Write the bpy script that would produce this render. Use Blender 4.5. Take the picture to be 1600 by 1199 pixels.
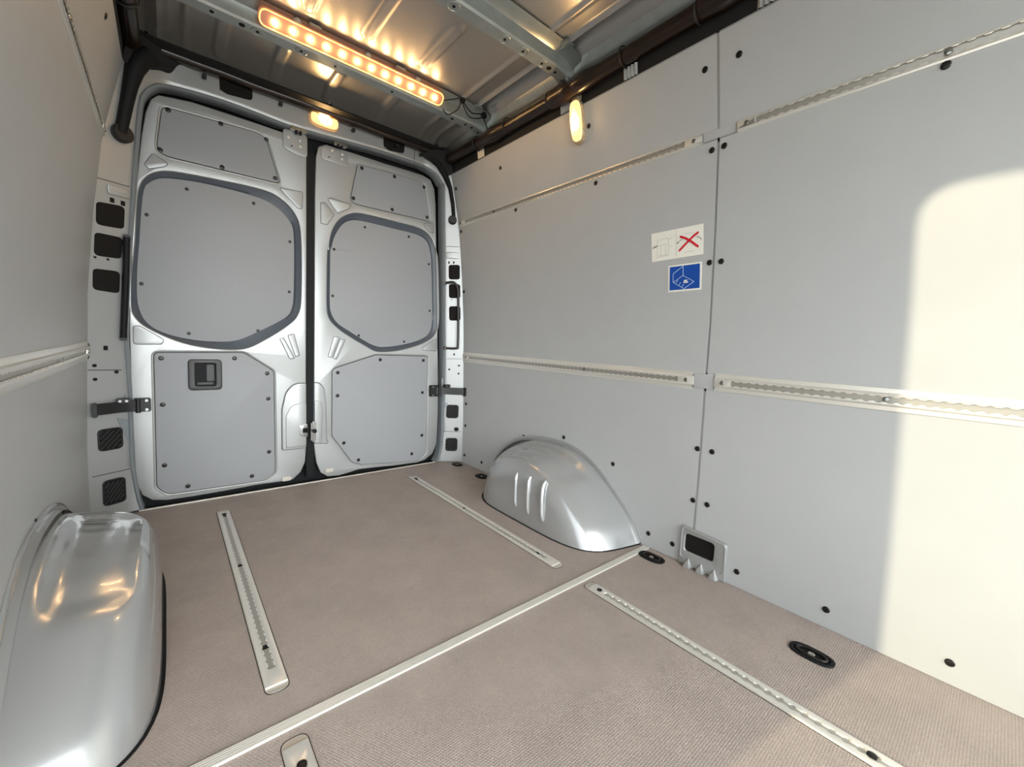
import bpy, bmesh, math, random
from mathutils import Vector, Matrix, Quaternion
for o in list(bpy.data.objects): bpy.data.objects.remove(o)
SC = bpy.context.scene
COL = SC.collection
random.seed(4)
def V(*a): return Vector(a)
def lin(c):
    return tuple(((x/255)/12.92 if x/255 <= .04045 else ((x/255+.055)/1.055)**2.4) for x in c)+(1,)

# ---------------------------------------------------------------- camera, world, sun, exposure
CAM_ROT = Matrix(((0.768416, 0.025650, -0.639437), (-0.638200, 0.104577, -0.762735), (0.047306, 0.994186, 0.096729)))
CAM_LOC = Vector((-0.6228, 0.0000, 0.8060))
CAM_LENS = 14.5321
cam_d = bpy.data.cameras.new('camera'); cam = bpy.data.objects.new('camera', cam_d); COL.objects.link(cam)
cam.matrix_world = Matrix.Translation(CAM_LOC) @ CAM_ROT.to_4x4()
cam_d.sensor_width = 36; cam_d.lens = CAM_LENS; cam_d.clip_start = .02
SC.camera = cam
W = bpy.data.worlds.new('sky'); SC.world = W; W.use_nodes = True
bg = W.node_tree.nodes['Background']
# overcast-bright sky: strongest over the front of the van, weaker on its left side
wt = W.node_tree; wtc = wt.nodes.new('ShaderNodeTexCoord'); wsp = wt.nodes.new('ShaderNodeSeparateXYZ'); wcr = wt.nodes.new('ShaderNodeMapRange')
wt.links.new(wtc.outputs['Generated'], wsp.inputs[0]); wt.links.new(wsp.outputs[1], wcr.inputs[0])
wcr.inputs[1].default_value = -.5; wcr.inputs[2].default_value = -.95; wcr.inputs[3].default_value = 1.9; wcr.inputs[4].default_value = 13.0
wt.links.new(wcr.outputs[0], bg.inputs[1]); bg.inputs[0].default_value = (.90, .955, .985, 1)
sun_d = bpy.data.lights.new('sun', 'SUN'); sun = bpy.data.objects.new('sun', sun_d); COL.objects.link(sun)
sun_d.energy = 3.0; sun_d.angle = math.radians(.9); sun_d.color = (1, .90, .64)
sun.rotation_euler = Vector((-.98, .192, .318)).to_track_quat('Z', 'Y').to_euler()
SC.view_settings.view_transform = 'Standard'; SC.view_settings.look = 'None'
SC.view_settings.gamma = 1; SC.view_settings.use_curve_mapping = False
SC.view_settings.exposure = 0.17

# ---------------------------------------------------------------- materials
def mat(name, rgb, rough=.5, metal=0., spec=.5, coat=0., coat_rough=.1, emis=None, estr=0., bump=None, mottle=None, aniso=0., trans=0., alpha=1., shadow_free=False):
    m = bpy.data.materials.new(name); m.use_nodes = True; nt = m.node_tree; b = nt.nodes['Principled BSDF']
    b.inputs['Base Color'].default_value = lin(rgb); b.inputs['Roughness'].default_value = rough
    b.inputs['Metallic'].default_value = metal; b.inputs['Specular IOR Level'].default_value = spec
    b.inputs['Coat Weight'].default_value = coat; b.inputs['Coat Roughness'].default_value = coat_rough
    b.inputs['Anisotropic'].default_value = aniso; b.inputs['Transmission Weight'].default_value = trans; b.inputs['Alpha'].default_value = alpha
    if emis: b.inputs['Emission Color'].default_value = lin(emis); b.inputs['Emission Strength'].default_value = estr
    tc = nt.nodes.new('ShaderNodeTexCoord')
    n = nt.nodes.new('ShaderNodeTexNoise'); n.inputs['Scale'].default_value = bump[0] if bump else 40; n.inputs['Detail'].default_value = 3
    nt.links.new(tc.outputs['Object'], n.inputs['Vector'])
    if bump:
        bp = nt.nodes.new('ShaderNodeBump'); bp.inputs['Strength'].default_value = bump[1]; bp.inputs['Distance'].default_value = bump[2]
        nt.links.new(n.outputs[0], bp.inputs['Height']); nt.links.new(bp.outputs[0], b.inputs['Normal'])
    if mottle:
        n2 = nt.nodes.new('ShaderNodeTexNoise'); n2.inputs['Scale'].default_value = mottle[0]; n2.inputs['Detail'].default_value = 4
        nt.links.new(tc.outputs['Object'], n2.inputs['Vector'])
        cr = nt.nodes.new('ShaderNodeValToRGB'); k = mottle[1]
        cr.color_ramp.elements[0].position = .3; cr.color_ramp.elements[1].position = .7
        cr.color_ramp.elements[0].color = lin([c*(1-k) for c in rgb]); cr.color_ramp.elements[1].color = lin([min(255, c*(1+k)) for c in rgb])
        nt.links.new(n2.outputs[0], cr.inputs[0]); nt.links.new(cr.outputs[0], b.inputs['Base Color'])
    return m
M = {}
M['panel'] = mat('grey_hardboard', (175, 176, 175), .42, spec=.45, bump=(420, .10, .0006), mottle=(9, .007))
M['door_panel'] = mat('door_hardboard', (148, 149, 150), .5, spec=.4, bump=(420, .08, .0006))
M['paint'] = mat('silver_paint', (164, 165, 163), .40, metal=.45, coat=.15, coat_rough=.15, bump=(14, .05, .002))
M['arch'] = mat('silver_arch_paint', (178, 179, 178), .22, metal=.55, coat=.8, coat_rough=.06, bump=(6, .04, .003))
M['roof'] = mat('bare_roof_metal', (172, 170, 167), .36, metal=.55, bump=(5, .04, .003))
M['bow'] = mat('galvanised_bow', (176, 181, 178), .30, metal=.7, mottle=(20, .03))
M['alu'] = mat('aluminium', (228, 224, 215), .28, metal=.5)
M['slot'] = mat('track_slot_metal', (176, 172, 163), .3, metal=.55)
M['alu_dull'] = mat('aluminium_strip', (205, 200, 190), .38, metal=.6)
M['black'] = mat('black_plastic', (19, 18, 18), .5, bump=(90, .05, .001))
M['hole'] = mat('hole_shade_and_trim', (26, 23, 21), .85, spec=.2)  # shade inside holes put into a flat dark colour; also seams and bowls
M['rubber'] = mat('black_rubber', (10, 10, 12), .65, spec=.3)
M['seal'] = mat('grey_weatherstrip', (122, 127, 130), .33, spec=.6)
M['recess'] = mat('shaded_rim_grey', (74, 80, 88), .4)  # shadowed tone of the window rims put into the colour; also pad outlines
M['screw'] = mat('black_screw', (38, 35, 33), .3, metal=.5)
M['socket'] = mat('screw_socket', (150, 148, 144), .3, metal=.8)
M['steel'] = mat('steel', (170, 170, 168), .2, metal=1)
M['duct'] = mat('brown_black_duct', (30, 19, 12), .26, spec=.5, mottle=(12, .3))
M['foam'] = mat('black_foam', (12, 11, 11), .8)
M['handle_grey'] = mat('charcoal_handle', (44, 42, 40), .45)
M['white'] = mat('white_sticker_paper', (232, 231, 220), .5)
M['blue'] = mat('blue_sticker', (10, 72, 160), .35)
M['red'] = mat('red_ink', (205, 12, 34), .45)
M['line'] = mat('grey_ink', (176, 176, 168), .6)
M['ink'] = mat('dark_ink', (60, 60, 58), .6)
M['pale'] = mat('pale_ink', (200, 220, 240), .5)
M['amber'] = mat('amber_lamp_body', (180, 132, 110), .25, emis=(255, 150, 100), estr=.22, coat=.3)
M['led'] = mat('led_chip', (255, 240, 220), .4, emis=(255, 205, 140), estr=190)
M['lens'] = mat('glowing_lens', (255, 225, 150), .3, emis=(255, 214, 150), estr=.8, coat=.4)
M['lens_core'] = mat('lamp_core', (255, 250, 235), .3, emis=(255, 205, 135), estr=170)
M['lens_ring'] = mat('lens_ring', (255, 215, 140), .3, emis=(255, 190, 100), estr=.8)
M['clear'] = mat('clear_housing', (220, 205, 180), .1, trans=.7, spec=.5)
M['ground'] = mat('outside_concrete', (170, 165, 155), .9, mottle=(2, .08))
def floor_mat():
    m = mat('brown_laminate', (142, 126, 118), .5, spec=.4); nt = m.node_tree; b = nt.nodes['Principled BSDF']
    tc = nt.nodes.new('ShaderNodeTexCoord')
    hs = []
    for ang in (.5236, 1.5708, 2.618):
        mp = nt.nodes.new('ShaderNodeMapping'); mp.inputs['Rotation'].default_value = (0, 0, ang)
        wv = nt.nodes.new('ShaderNodeTexWave'); wv.inputs['Scale'].default_value = 62; wv.inputs['Distortion'].default_value = .6; wv.inputs['Detail Scale'].default_value = 30
        nt.links.new(tc.outputs['Object'], mp.inputs[0]); nt.links.new(mp.outputs[0], wv.inputs[0]); hs.append(wv)
    a = nt.nodes.new('ShaderNodeMath'); a.operation = 'ADD'; nt.links.new(hs[0].outputs[1], a.inputs[0]); nt.links.new(hs[1].outputs[1], a.inputs[1])
    a2 = nt.nodes.new('ShaderNodeMath'); a2.operation = 'ADD'; nt.links.new(a.outputs[0], a2.inputs[0]); nt.links.new(hs[2].outputs[1], a2.inputs[1])
    bp = nt.nodes.new('ShaderNodeBump'); bp.inputs['Strength'].default_value = .35; bp.inputs['Distance'].default_value = .0012
    nt.links.new(a2.outputs[0], bp.inputs['Height']); nt.links.new(bp.outputs[0], b.inputs['Normal'])
    n = nt.nodes.new('ShaderNodeTexNoise'); n.inputs['Scale'].default_value = 7; n.inputs['Detail'].default_value = 8; n.inputs['Roughness'].default_value = .7
    nt.links.new(tc.outputs['Object'], n.inputs[0])
    cr = nt.nodes.new('ShaderNodeValToRGB'); cr.color_ramp.elements[0].position = .32; cr.color_ramp.elements[1].position = .68
    cr.color_ramp.elements[0].color = lin((152, 140, 132)); cr.color_ramp.elements[1].color = lin((166, 153, 144))
    nt.links.new(n.outputs[0], cr.inputs[0])
    n3 = nt.nodes.new('ShaderNodeTexNoise'); n3.inputs['Scale'].default_value = 420; n3.inputs['Detail'].default_value = 2
    nt.links.new(tc.outputs['Object'], n3.inputs[0])
    mx = nt.nodes.new('ShaderNodeMix'); mx.data_type = 'RGBA'; mx.blend_type = 'OVERLAY'; mx.inputs[0].default_value = .35
    nt.links.new(cr.outputs[0], mx.inputs[6]); nt.links.new(n3.outputs[0], mx.inputs[7]); nt.links.new(mx.outputs[2], b.inputs['Base Color'])
    return m
M['floor'] = floor_mat()

# ---------------------------------------------------------------- helpers
ORG = {}
def org(p): return ORG.get(p.name, Vector((0, 0, 0))) if p else Vector((0, 0, 0))
def tag(o, label=None, cat=None, group=None, kind=None):
    if label: o['label'] = label
    if cat: o['category'] = cat
    if group: o['group'] = group
    if kind: o['kind'] = kind
    return o
def thing(name, label, cat, loc, group=None):
    o = bpy.data.objects.new(name, None); o.empty_display_size = .05; COL.objects.link(o); o.location = loc; ORG[o.name] = Vector(loc)
    return tag(o, label, cat, group)
def obj(name, bm, m, parent=None, label=None, smooth=35):
    """one mesh object from a bmesh or mesh given in world coordinates"""
    if isinstance(bm, bpy.types.Mesh): me = bm
    else:
        bmesh.ops.remove_doubles(bm, verts=bm.verts, dist=1e-6)
        bmesh.ops.recalc_face_normals(bm, faces=bm.faces)
        me = bpy.data.meshes.new(name); bm.to_mesh(me); bm.free()
    me.name = name
    if len(me.materials) == 0: me.materials.append(M[m])
    if smooth: me.shade_smooth(); me.set_sharp_from_angle(angle=math.radians(smooth))
    o = bpy.data.objects.new(name, me); COL.objects.link(o)
    if parent: base = org(parent)
    else:
        cs = [v.co for v in me.vertices]
        base = Vector(((min(c.x for c in cs)+max(c.x for c in cs))/2, (min(c.y for c in cs)+max(c.y for c in cs))/2, min(c.z for c in cs)))
    me.transform(Matrix.Translation(-base))
    if parent: o.parent = parent; ORG[o.name] = base
    else: o.location = base; ORG[o.name] = base
    if label: o['label'] = label
    return o
def struct(name, bm, m, parent=None, label=None, smooth=35):
    o = obj(name, bm, m, parent, label, smooth); o['kind'] = 'structure'; return o
def box(bm, a, b):
    r = bmesh.ops.create_cube(bm, size=1)['verts']
    for v in r: v.co = Vector([(a[i]+b[i])/2+v.co[i]*(b[i]-a[i]) for i in range(3)])
    return r
def bbox(a, b, bev=0.):
    bm = bmesh.new(); box(bm, a, b)
    if bev: bmesh.ops.bevel(bm, geom=bm.edges[:], offset=bev, segments=2, affect='EDGES')
    return bm
def tube(bm, pts, r, seg=12, closed=False, caps=True):
    pts = [Vector(p) for p in pts]; n = len(pts); rs = r if isinstance(r, (list, tuple)) else [r]*n
    tan = []
    for i in range(n):
        a = pts[(i-1) % n] if (closed or i) else pts[0]; b = pts[(i+1) % n] if (closed or i < n-1) else pts[-1]
        tan.append((b-a).normalized())
    u = tan[0].orthogonal().normalized(); rings = []
    for i in range(n):
        if i: u = (u - tan[i]*u.dot(tan[i])).normalized()
        w = tan[i].cross(u)
        rings.append([bm.verts.new(pts[i]+(u*math.cos(t)+w*math.sin(t))*rs[i]) for t in [2*math.pi*k/seg for k in range(seg)]])
    for i in range(n if closed else n-1):
        A, B = rings[i], rings[(i+1) % n]
        sh = 0
        if closed and i == n-1:
            sh = min(range(seg), key=lambda s: (A[0].co-B[s].co).length)
        for k in range(seg): bm.faces.new((A[k], A[(k+1) % seg], B[(k+1+sh) % seg], B[(k+sh) % seg]))
    if caps and not closed: bm.faces.new(rings[0][::-1]); bm.faces.new(rings[-1])
    return bm
def loft(bm, rows, close=False):
    vs = [[bm.verts.new(p) for p in r] for r in rows]
    for i in range(len(vs)-1 + (1 if close else 0)):
        A, B = vs[i], vs[(i+1) % len(vs)]
        for k in range(len(A)-1):
            try: bm.faces.new((A[k], A[k+1], B[k+1], B[k]))
            except ValueError: pass
    return vs
def lathe(bm, prof, c, axis, seg=16):
    q = Vector((0, 0, 1)).rotation_difference(Vector(axis).normalized()); rings = []
    for r, h in prof:
        rings.append([bm.verts.new(Vector(c)+q @ Vector((r*math.cos(t), r*math.sin(t), h))) for t in [2*math.pi*k/seg for k in range(seg)]])
    for A, B in zip(rings, rings[1:]):
        for k in range(seg): bm.faces.new((A[k], A[(k+1) % seg], B[(k+1) % seg], B[k]))
    for R in (rings[0], rings[-1]): bm.faces.new(R)
    return bm
def rnd(pts, r, n=6):
    """polygon with rounded corners"""
    out = []; N = len(pts)
    for i in range(N):
        p = Vector(pts[i]).to_2d() if len(pts[i]) > 2 else Vector(pts[i]); a = Vector(pts[i-1]); b = Vector(pts[(i+1) % N])
        rr = r[i] if isinstance(r, (list, tuple)) else r
        da = (a-p); db = (b-p); la, lb = da.length, db.length; da.normalize(); db.normalize()
        ang = da.angle(db); d = min(rr/math.tan(ang/2), la*.48, lb*.48)
        if rr <= 0 or ang > 3.1: out.append((p.x, p.y)); continue
        A = p+da*d; B = p+db*d
        for k in range(n+1):
            t = k/n; q = A*(1-t)**2+p*2*t*(1-t)+B*t*t; out.append((q.x, q.y))
    return out
def cat(pts, n=5, closed=True):
    """smooth curve through points"""
    N = len(pts); out = []; P = [Vector(p) for p in pts]
    for i in range(N if closed else N-1):
        p0 = P[i-1] if (closed or i) else P[0]; p1 = P[i]; p2 = P[(i+1) % N]; p3 = P[(i+2) % N] if (closed or i < N-2) else P[-1]
        for k in range(n):
            t = k/n
            out.append(tuple(.5*((2*p1)+(p2-p0)*t+(2*p0-5*p1+4*p2-p3)*t*t+(3*p1-p0-3*p2+p3)*t**3)))
    if not closed: out.append(tuple(P[-1]))
    return out
def plate(outlines, fn, thick, bevel=0., bseg=2):
    """flat sheet bounded by closed outlines (later ones cut holes), w runs 0..thick towards the viewer side, placed by fn(u, v, w)"""
    cu = bpy.data.curves.new('tmp', 'CURVE'); cu.dimensions = '2D'; cu.fill_mode = 'BOTH'
    for ol in outlines:
        cl = [ol[0]]
        for p in ol[1:]:
            if (Vector(p)-Vector(cl[-1])).length > 1e-5: cl.append(p)
        if (Vector(cl[0])-Vector(cl[-1])).length < 1e-5: cl.pop()
        s = cu.splines.new('POLY'); s.points.add(len(cl)-1)
        for q, p in zip(s.points, cl): q.co = (p[0], p[1], 0, 1)
        s.use_cyclic_u = True
    cu.extrude = max(thick/2-bevel, .00001); cu.bevel_depth = bevel; cu.bevel_resolution = bseg; cu.offset = -bevel
    o = bpy.data.objects.new('tmp', cu); COL.objects.link(o)
    dg = bpy.context.evaluated_depsgraph_get(); dg.update()
    me = bpy.data.meshes.new_from_object(o.evaluated_get(dg))
    bpy.data.objects.remove(o); bpy.data.curves.remove(cu)
    me.materials.clear()
    bm = bmesh.new(); bm.from_mesh(me); bpy.data.meshes.remove(me)
    for v in bm.verts: v.co = Vector(fn(v.co.x, v.co.y, v.co.z+thick/2))
    return bm
def inset(poly, d):
    """shift a closed outline inwards by d (negative: outwards)"""
    A = sum(poly[i-1][0]*poly[i][1]-poly[i][0]*poly[i-1][1] for i in range(len(poly))); s = 1 if A > 0 else -1
    out = []; N = len(poly)
    for i in range(N):
        p = Vector(poly[i]); a = Vector(poly[i-1]); b = Vector(poly[(i+1) % N])
        t = ((p-a).normalized() if (p-a).length > 1e-9 else Vector((0, 0)))+((b-p).normalized() if (b-p).length > 1e-9 else Vector((0, 0)))
        if t.length < 1e-6: t = b-p
        t.normalize(); n = Vector((-t.y, t.x))*s
        q = p+n*d; out.append((q.x, q.y))
    return out
ZP = [0, .3, .6, .73, .92, 1.24, 1.52, 1.81, 1.95, 2.1]; WP = [.875, .873, .863, .857, .85, .822, .788, .722, .70, .68]
def wf(z):
    z = max(0, min(2.1, z))
    for i in range(len(ZP)-1):
        if z <= ZP[i+1]: t = (z-ZP[i])/(ZP[i+1]-ZP[i]); return WP[i]*(1-t)+WP[i+1]*t
    return WP[-1]
def fy(x, z): return min(2.345, 2.27+.62*(wf(z)-abs(x)))
def mD(y0): return lambda u, v, w: (u, y0-w, v)
def mR(u, v, w): return (wf(v)-w, u, v)
def mL(u, v, w): return (-wf(v)+w, u, v)
def mP(u, v, w): return (u-(.5*w if u > 0 else -.5*w), fy(u, v)-.85*w, v)
def mF(u, v, w): return (u, v, w)
def bounds(p): return min(a for a, b in p), max(a for a, b in p), min(b for a, b in p), max(b for a, b in p)

# screws: one dark domed head with a bright socket, copies share the mesh
def screw_mesh(r):
    bm = bmesh.new()
    lathe(bm, [(r*1.0, 0), (r*1.0, .0012), (r*.82, .003), (r*.45, .0036), (r*.42, .002), (.0001, .002)], (0, 0, 0), (0, 0, 1), 18)
    me = bpy.data.meshes.new('screw'); bmesh.ops.recalc_face_normals(bm, faces=bm.faces); bm.to_mesh(me); bm.free()
    me.materials.append(M['screw']); me.shade_smooth(); me.set_sharp_from_angle(angle=.6); return me
SCREW = screw_mesh(.0097); SCREW_S = screw_mesh(.0072); SCREW_B = screw_mesh(.0125)
def screw(p, nrm, parent, me=None, name='screw'):
    o = bpy.data.objects.new(name, me or SCREW); COL.objects.link(o); o.parent = parent
    o.location = Vector(p)-org(parent); o.rotation_euler = Vector(nrm).to_track_quat('Z', 'Y').to_euler(); return o

# ---------------------------------------------------------------- outside ground
g = struct('ground', bbox((-14, -14, -.80), (14, 14, -.72)), 'ground', smooth=0)

# ---------------------------------------------------------------- shell: floor, walls, roof, front bulkhead
YF, YR = -1.35, 2.36
struct('floor', bbox((-.93, YF, -.03), (.93, YR, 0)), 'floor', smooth=0)

# left body side with the sliding door opening the daylight comes through
op = rnd([(-.86, .0), (.482, .0), (.530, 1.80), (-.86, 1.80)], [.02, .02, .085, .12], 10)
wl = struct('wall_left', plate([[(YF, -.05), (2.44, -.05), (2.44, 2.06), (YF, 2.06)], op], lambda u, v, w: (-.925+w, u, v), .02, 0), 'paint', smooth=0)
wr = struct('wall_right', bbox((.905, YF, -.05), (.925, 2.44, 2.06)), 'paint', smooth=0)
struct('wall_front', plate([[(-.93, -.05), (.93, -.05), (.93, 2.06), (-.93, 2.06)], rnd([(-.82, .25), (.82, .25), (.76, 1.72), (-.76, 1.72)], .1)], lambda u, v, w: (u, YF-w, v), .02, 0), 'panel', smooth=0)  # unseen bulkhead; its opening is added to bring in more front daylight

def sheet(y0, y1, z0, z1, side, t=.006, inset_t=.0):
    """lining board following the bowed wall"""
    zs = sorted(set([z0, z1]+[z for z in ZP if z0 < z < z1]+[z0+(z1-z0)*k/12 for k in range(13)]))
    ys = [y0+(y1-y0)*k/4 for k in range(5)]
    bm = bmesh.new(); f = mR if side > 0 else mL
    A = loft(bm, [[f(y, z, 0) for y in ys] for z in zs]); B = loft(bm, [[f(y, z, -t) for y in ys] for z in zs])
    for k in range(len(ys)-1):
        for r in (0, -1): bm.faces.new((A[r][k], A[r][k+1], B[r][k+1], B[r][k]))
    for k in range(len(zs)-1):
        for c in (0, -1): bm.faces.new((A[k][c], A[k+1][c], B[k+1][c], B[k][c]))
    return bm
ZT = 1.807
Rp = {}
Rp['lo_rear'] = obj('lining_panel', sheet(.6925, 2.268, .001, 1.5065, 1), 'panel', wr)
Rp['lo_front'] = obj('lining_panel', sheet(YF+.01, .6835, .001, 1.5065, 1), 'panel', wr)
Rp['up_rear'] = obj('lining_panel', sheet(.6925, 2.268, 1.5085, ZT, 1), 'panel', wr)
Rp['up_front'] = obj('lining_panel', sheet(YF+.01, .6835, 1.5085, ZT, 1), 'panel', wr)
Lp = {}
Lp['lo'] = obj('lining_panel', sheet(.50, 2.268, .001, 1.5065, -1), 'panel', wl)
Lp['up'] = obj('lining_panel', sheet(.50, 2.268, 1.5085, ZT, -1), 'panel', wl)
Lp['front'] = obj('lining_panel', sheet(YF+.01, -.88, .001, ZT, -1), 'panel', wl)
# body metal showing in the panel joint
jb = bmesh.new()
for z0, z1, ya, yb in ((1.51, ZT+.01, .683, .693), (.14, .668, .683, .693), (.734, 1.5, .6835, .6925)):
    zs = [z0+(z1-z0)*k/6 for k in range(7)]; d = -.0005 if z0 != .734 else -.005
    loft(jb, [[mR(ya, z, -.006), mR(ya, z, d), mR(yb, z, d), mR(yb, z, -.006)] for z in zs])
obj('joint_strip', jb, 'paint', wr, 'narrow bright metal strip in the joint between boards')
for y in (.6835,):
    for z0, z1 in ((.677, .729),): obj('rail_joint_plate', plate([[(.645, z0), (.735, z0), (.735, z1), (.645, z1)]], mR, .0035, .0008), 'panel', wr)
obj('rail_joint_plate', plate([[(.632, 1.511), (.735, 1.511), (.735, 1.535), (.632, 1.535)]], mR, .003, .0008), 'panel', wr)

def wscrew(pts, side, panels, me=None):
    for y, z in pts:
        if side > 0: p = panels['up_rear' if y > .69 else 'up_front'] if z > 1.5075 else panels['lo_rear' if y > .69 else 'lo_front']
        else: p = panels['up' if z > 1.5075 else 'lo']
        e = .01; s = (wf(z+e)-wf(z-e))/(2*e)
        x = side*wf(z)
        screw((x-side*.0002, y, z), (-side, 0, s), p, me)
wscrew([(0.7299, 1.7188), (0.6252, 1.7164), (1.1971, 1.4980), (1.8069, 1.7163), (2.2410, 1.7179), (2.2459, 1.4777), (1.7219, 1.4976), (0.7081, 1.4786), (0.6683, 1.4801)], 1, Rp)
wscrew([(1.2141, 1.7160), (2.2521, 1.1167), (0.7010, 1.1172), (0.6611, 1.1166)], 1, Rp)
wscrew([(1.6621, 0.2999), (1.3643, 0.3569), (1.0670, 0.2989), (0.6993, 0.4525), (0.6462, 0.4533), (0.7007, 0.2547), (0.6479, 0.2553), (0.8713, 0.0573), (0.7660, 0.0563), (0.5273, 0.0556), (2.0456, 0.0548), (2.2395, 0.0553), (2.2398, 0.2530), (2.2359, 0.3983)], 1, Rp)
wscrew([(0.2732, 0.0569), (0.0169, 0.0567), (0.1671, 1.4990)], 1, Rp)
wscrew([(1.4266, 0.3322), (1.7398, 0.2385), (1.8522, 1.7311), (1.7976, 1.5240), (2.3738, 1.7693), (2.3657, 1.5045), (2.2824, 1.1104), (2.3025, 0.4467), (2.3184, 0.3821), (2.3443, 0.2102)], -1, Lp)

# cantrail above the boards and roof skin with pressed beads
CP = [(.722, ZT), (.742, 1.83), (.748, 1.90), (.738, 1.935), (.716, 1.95), (.700, 1.978)]
def zroof(x, y):
    z = 2.0
    a = abs(x)
    # long side channel
    for c, h, hw in ((.655, .022, .018),):
        d = abs(a-c)/hw
        if d < 1: z -= h*(1-d*d)**2*-1
    d = abs(a-.622)/.016
    if d < 1: z -= .014*(1-d*d)**2
    d = abs(a-.535)/.020
    if d < 1: z -= .009*(1-d*d)**2
    beads = []
    for cx, y0, y1 in ((.022, 1.36, 1.765), (.270, 1.48, 1.765), (-.19, 1.40, 1.78), (-.42, 1.40, 1.78), (-.21, 2.09, 2.29), (.02, 2.09, 2.30), (.285, 2.09, 2.31), (-.42, 2.09, 2.28), (-.60, 2.05, 2.25), (.285, .6, 1.15), (.02, .6, 1.15), (-.21, .6, 1.15)):
        if abs(x-cx) > .04: continue
        yy = max(y0, min(y1, y)); r = math.hypot(x-cx, y-yy)/.026
        if r < 1: z -= .011*min(1, 1.6*(1-r*r))**1
    if y > 2.2: z -= .05*((y-2.2)/.14)**2
    return z
bm = bmesh.new()
xs = [-.70+1.4*k/230 for k in range(231)]; yv = []
y = YF
while y < .5: yv.append(y); y += .04
while y < 2.335: yv.append(y); y += .010
yv.append(2.335)
loft(bm, [[(x, y, zroof(x, y)-.0225*(max(0, abs(x)-.67)/.03)) for x in xs] for y in yv])
ceil = struct('ceiling', bm, 'roof', smooth=50)
for s in (-1, 1):
    bm = bmesh.new(); prof = CP[::-1]
    ys = [YF, 0, .48, 1, 1.5, 2, 2.34]
    loft(bm, [[(s*x, yy, z) for x, z in prof] for yy in ys])
    loft(bm, [[(s*(x+.06 if x > .73 else x+.02), yy, z+.03) for x, z in prof] for yy in ys])
    obj('side_roof_rail', bm, 'bow', ceil)
bm = bbox((-.93, YF, 2.035), (.93, 2.46, 2.06)); obj('roof_skin', bm, 'paint', ceil, smooth=0)
obj('roof_edge_seam', tube(tube(bmesh.new(), [(-.69, 2.337, 1.949), (.69, 2.337, 1.949)], .005), [(-.66, 2.325, 1.938), (.66, 2.325, 1.938)], .003), 'alu_dull', ceil, 'thin bright seam where roof skin meets rear frame')
# clear tubes of sealing wire in the side channel
# ---------------------------------------------------------------- roof bows
def bow(name, y0, label, hole_x, dips):
    t = thing(name, label, 'roof beam', (0, y0, 1.925))
    N = 60; rows = []
    for i in range(N+1):
        x = -.722+1.444*i/N; e = max(0, (abs(x)-.62)/.10); dz = -.035*e**2
        pr = [(y0-.050, 1.993), (y0-.030, 1.990), (y0-.008, 1.988), (y0+.004, 1.982), (y0, 1.934), (y0+.006, 1.9265), (y0+.054, 1.925), (y0+.061, 1.932), (y0+.064, 1.985), (y0+.085, 1.993)]
        rows.append([(x, a, z+dz) for a, z in pr])
    bm = bmesh.new(); loft(bm, rows)
    obj('beam_body', bm, 'bow', t)
    for x, r in hole_x:
        dz = -.035*max(0, (abs(x)-.62)/.10)**2
        hb = lathe(bmesh.new(), [(r, 0), (r, .0012), (.0001, .0012)], (x, y0+.030, 1.9258+dz), (0, 0, -1), 16)
        obj('hole_shade_patch', hb, 'hole', t)  # flat dark disc painting the shade inside a hole
    for x in dips:
        bm = bmesh.new(); c = (x, y0+.030, 1.9256)
        tube(bm, [(x+.020*math.cos(a), y0+.030+.020*math.sin(a), 1.9255) for a in [k*math.pi/12 for k in range(24)]], .0022, 8, closed=True)
        o = obj('pressed_ring', bm, 'bow', t); obj('bolt_hole_shade', lathe(bmesh.new(), [(.0055, 0), (.0055, .0012), (.0001, .0012)], c, (0, 0, -1), 12), 'hole', o)
    # front flange tabs
    for x in (-.5, -.15, .20, .62):
        obj('flange_tab', bbox((x-.022, y0-.066, 1.985), (x+.022, y0-.030, 1.991), .002), 'bow', t)
    return t
bow('roof_bow', 1.290, 'wide pressed grey metal roof beam with round punched holes, nearer of the two', [(.10, .007), (.60, .011), (.635, .006), (.685, .011), (-.3, .008)], (.15, .37, .46, .56))
bow('roof_bow', 1.905, 'narrow grey metal roof beam that the glowing amber light bar is fixed to', [(-.47, .007), (-.38, .010), (.52, .008), (.60, .007), (.64, .008), (.68, .007), (-.05, .005), (.20, .006)], (-.33, -.18))
# metal end covers of beams
# ---------------------------------------------------------------- rear body frame (pillars + header)
inL = [(-0.7300, 0.0093), (-0.7409, 0.0605), (-0.7520, 0.1620), (-0.7572, 0.2475), (-0.7551, 0.4403), (-0.7541, 0.5351), (-0.7564, 0.6690), (-0.7577, 0.7741), (-0.7481, 0.9560), (-0.7348, 1.1359), (-0.7219, 1.3010), (-0.7095, 1.4515), (-0.6950, 1.6066), (-0.6826, 1.6981), (-0.6683, 1.7386), (-0.6446, 1.7717)]
inT = [(-0.6166, 1.7959), (-0.5549, 1.8099), (-0.3881, 1.8189), (-0.1728, 1.8088), (-0.0598, 1.8115), (0.2934, 1.8342), (0.4879, 1.8365), (0.5837, 1.8353)]
inR = [(0.6288, 1.8158), (0.6579, 1.7932), (0.6858, 1.7509), (0.7001, 1.7064), (0.7321, 1.3107), (0.7529, 0.9043), (0.7653, 0.5538), (0.7663, 0.3278), (0.7671, 0.1820), (0.7557, 0.0520), (0.7326, 0.0038)]
inR = [(x, max(z, 0)) for x, z in inR]; inL = [(x, max(z, 0)) for x, z in inL]
inner = cat(inL+inT+inR, 4, closed=False)
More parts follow.
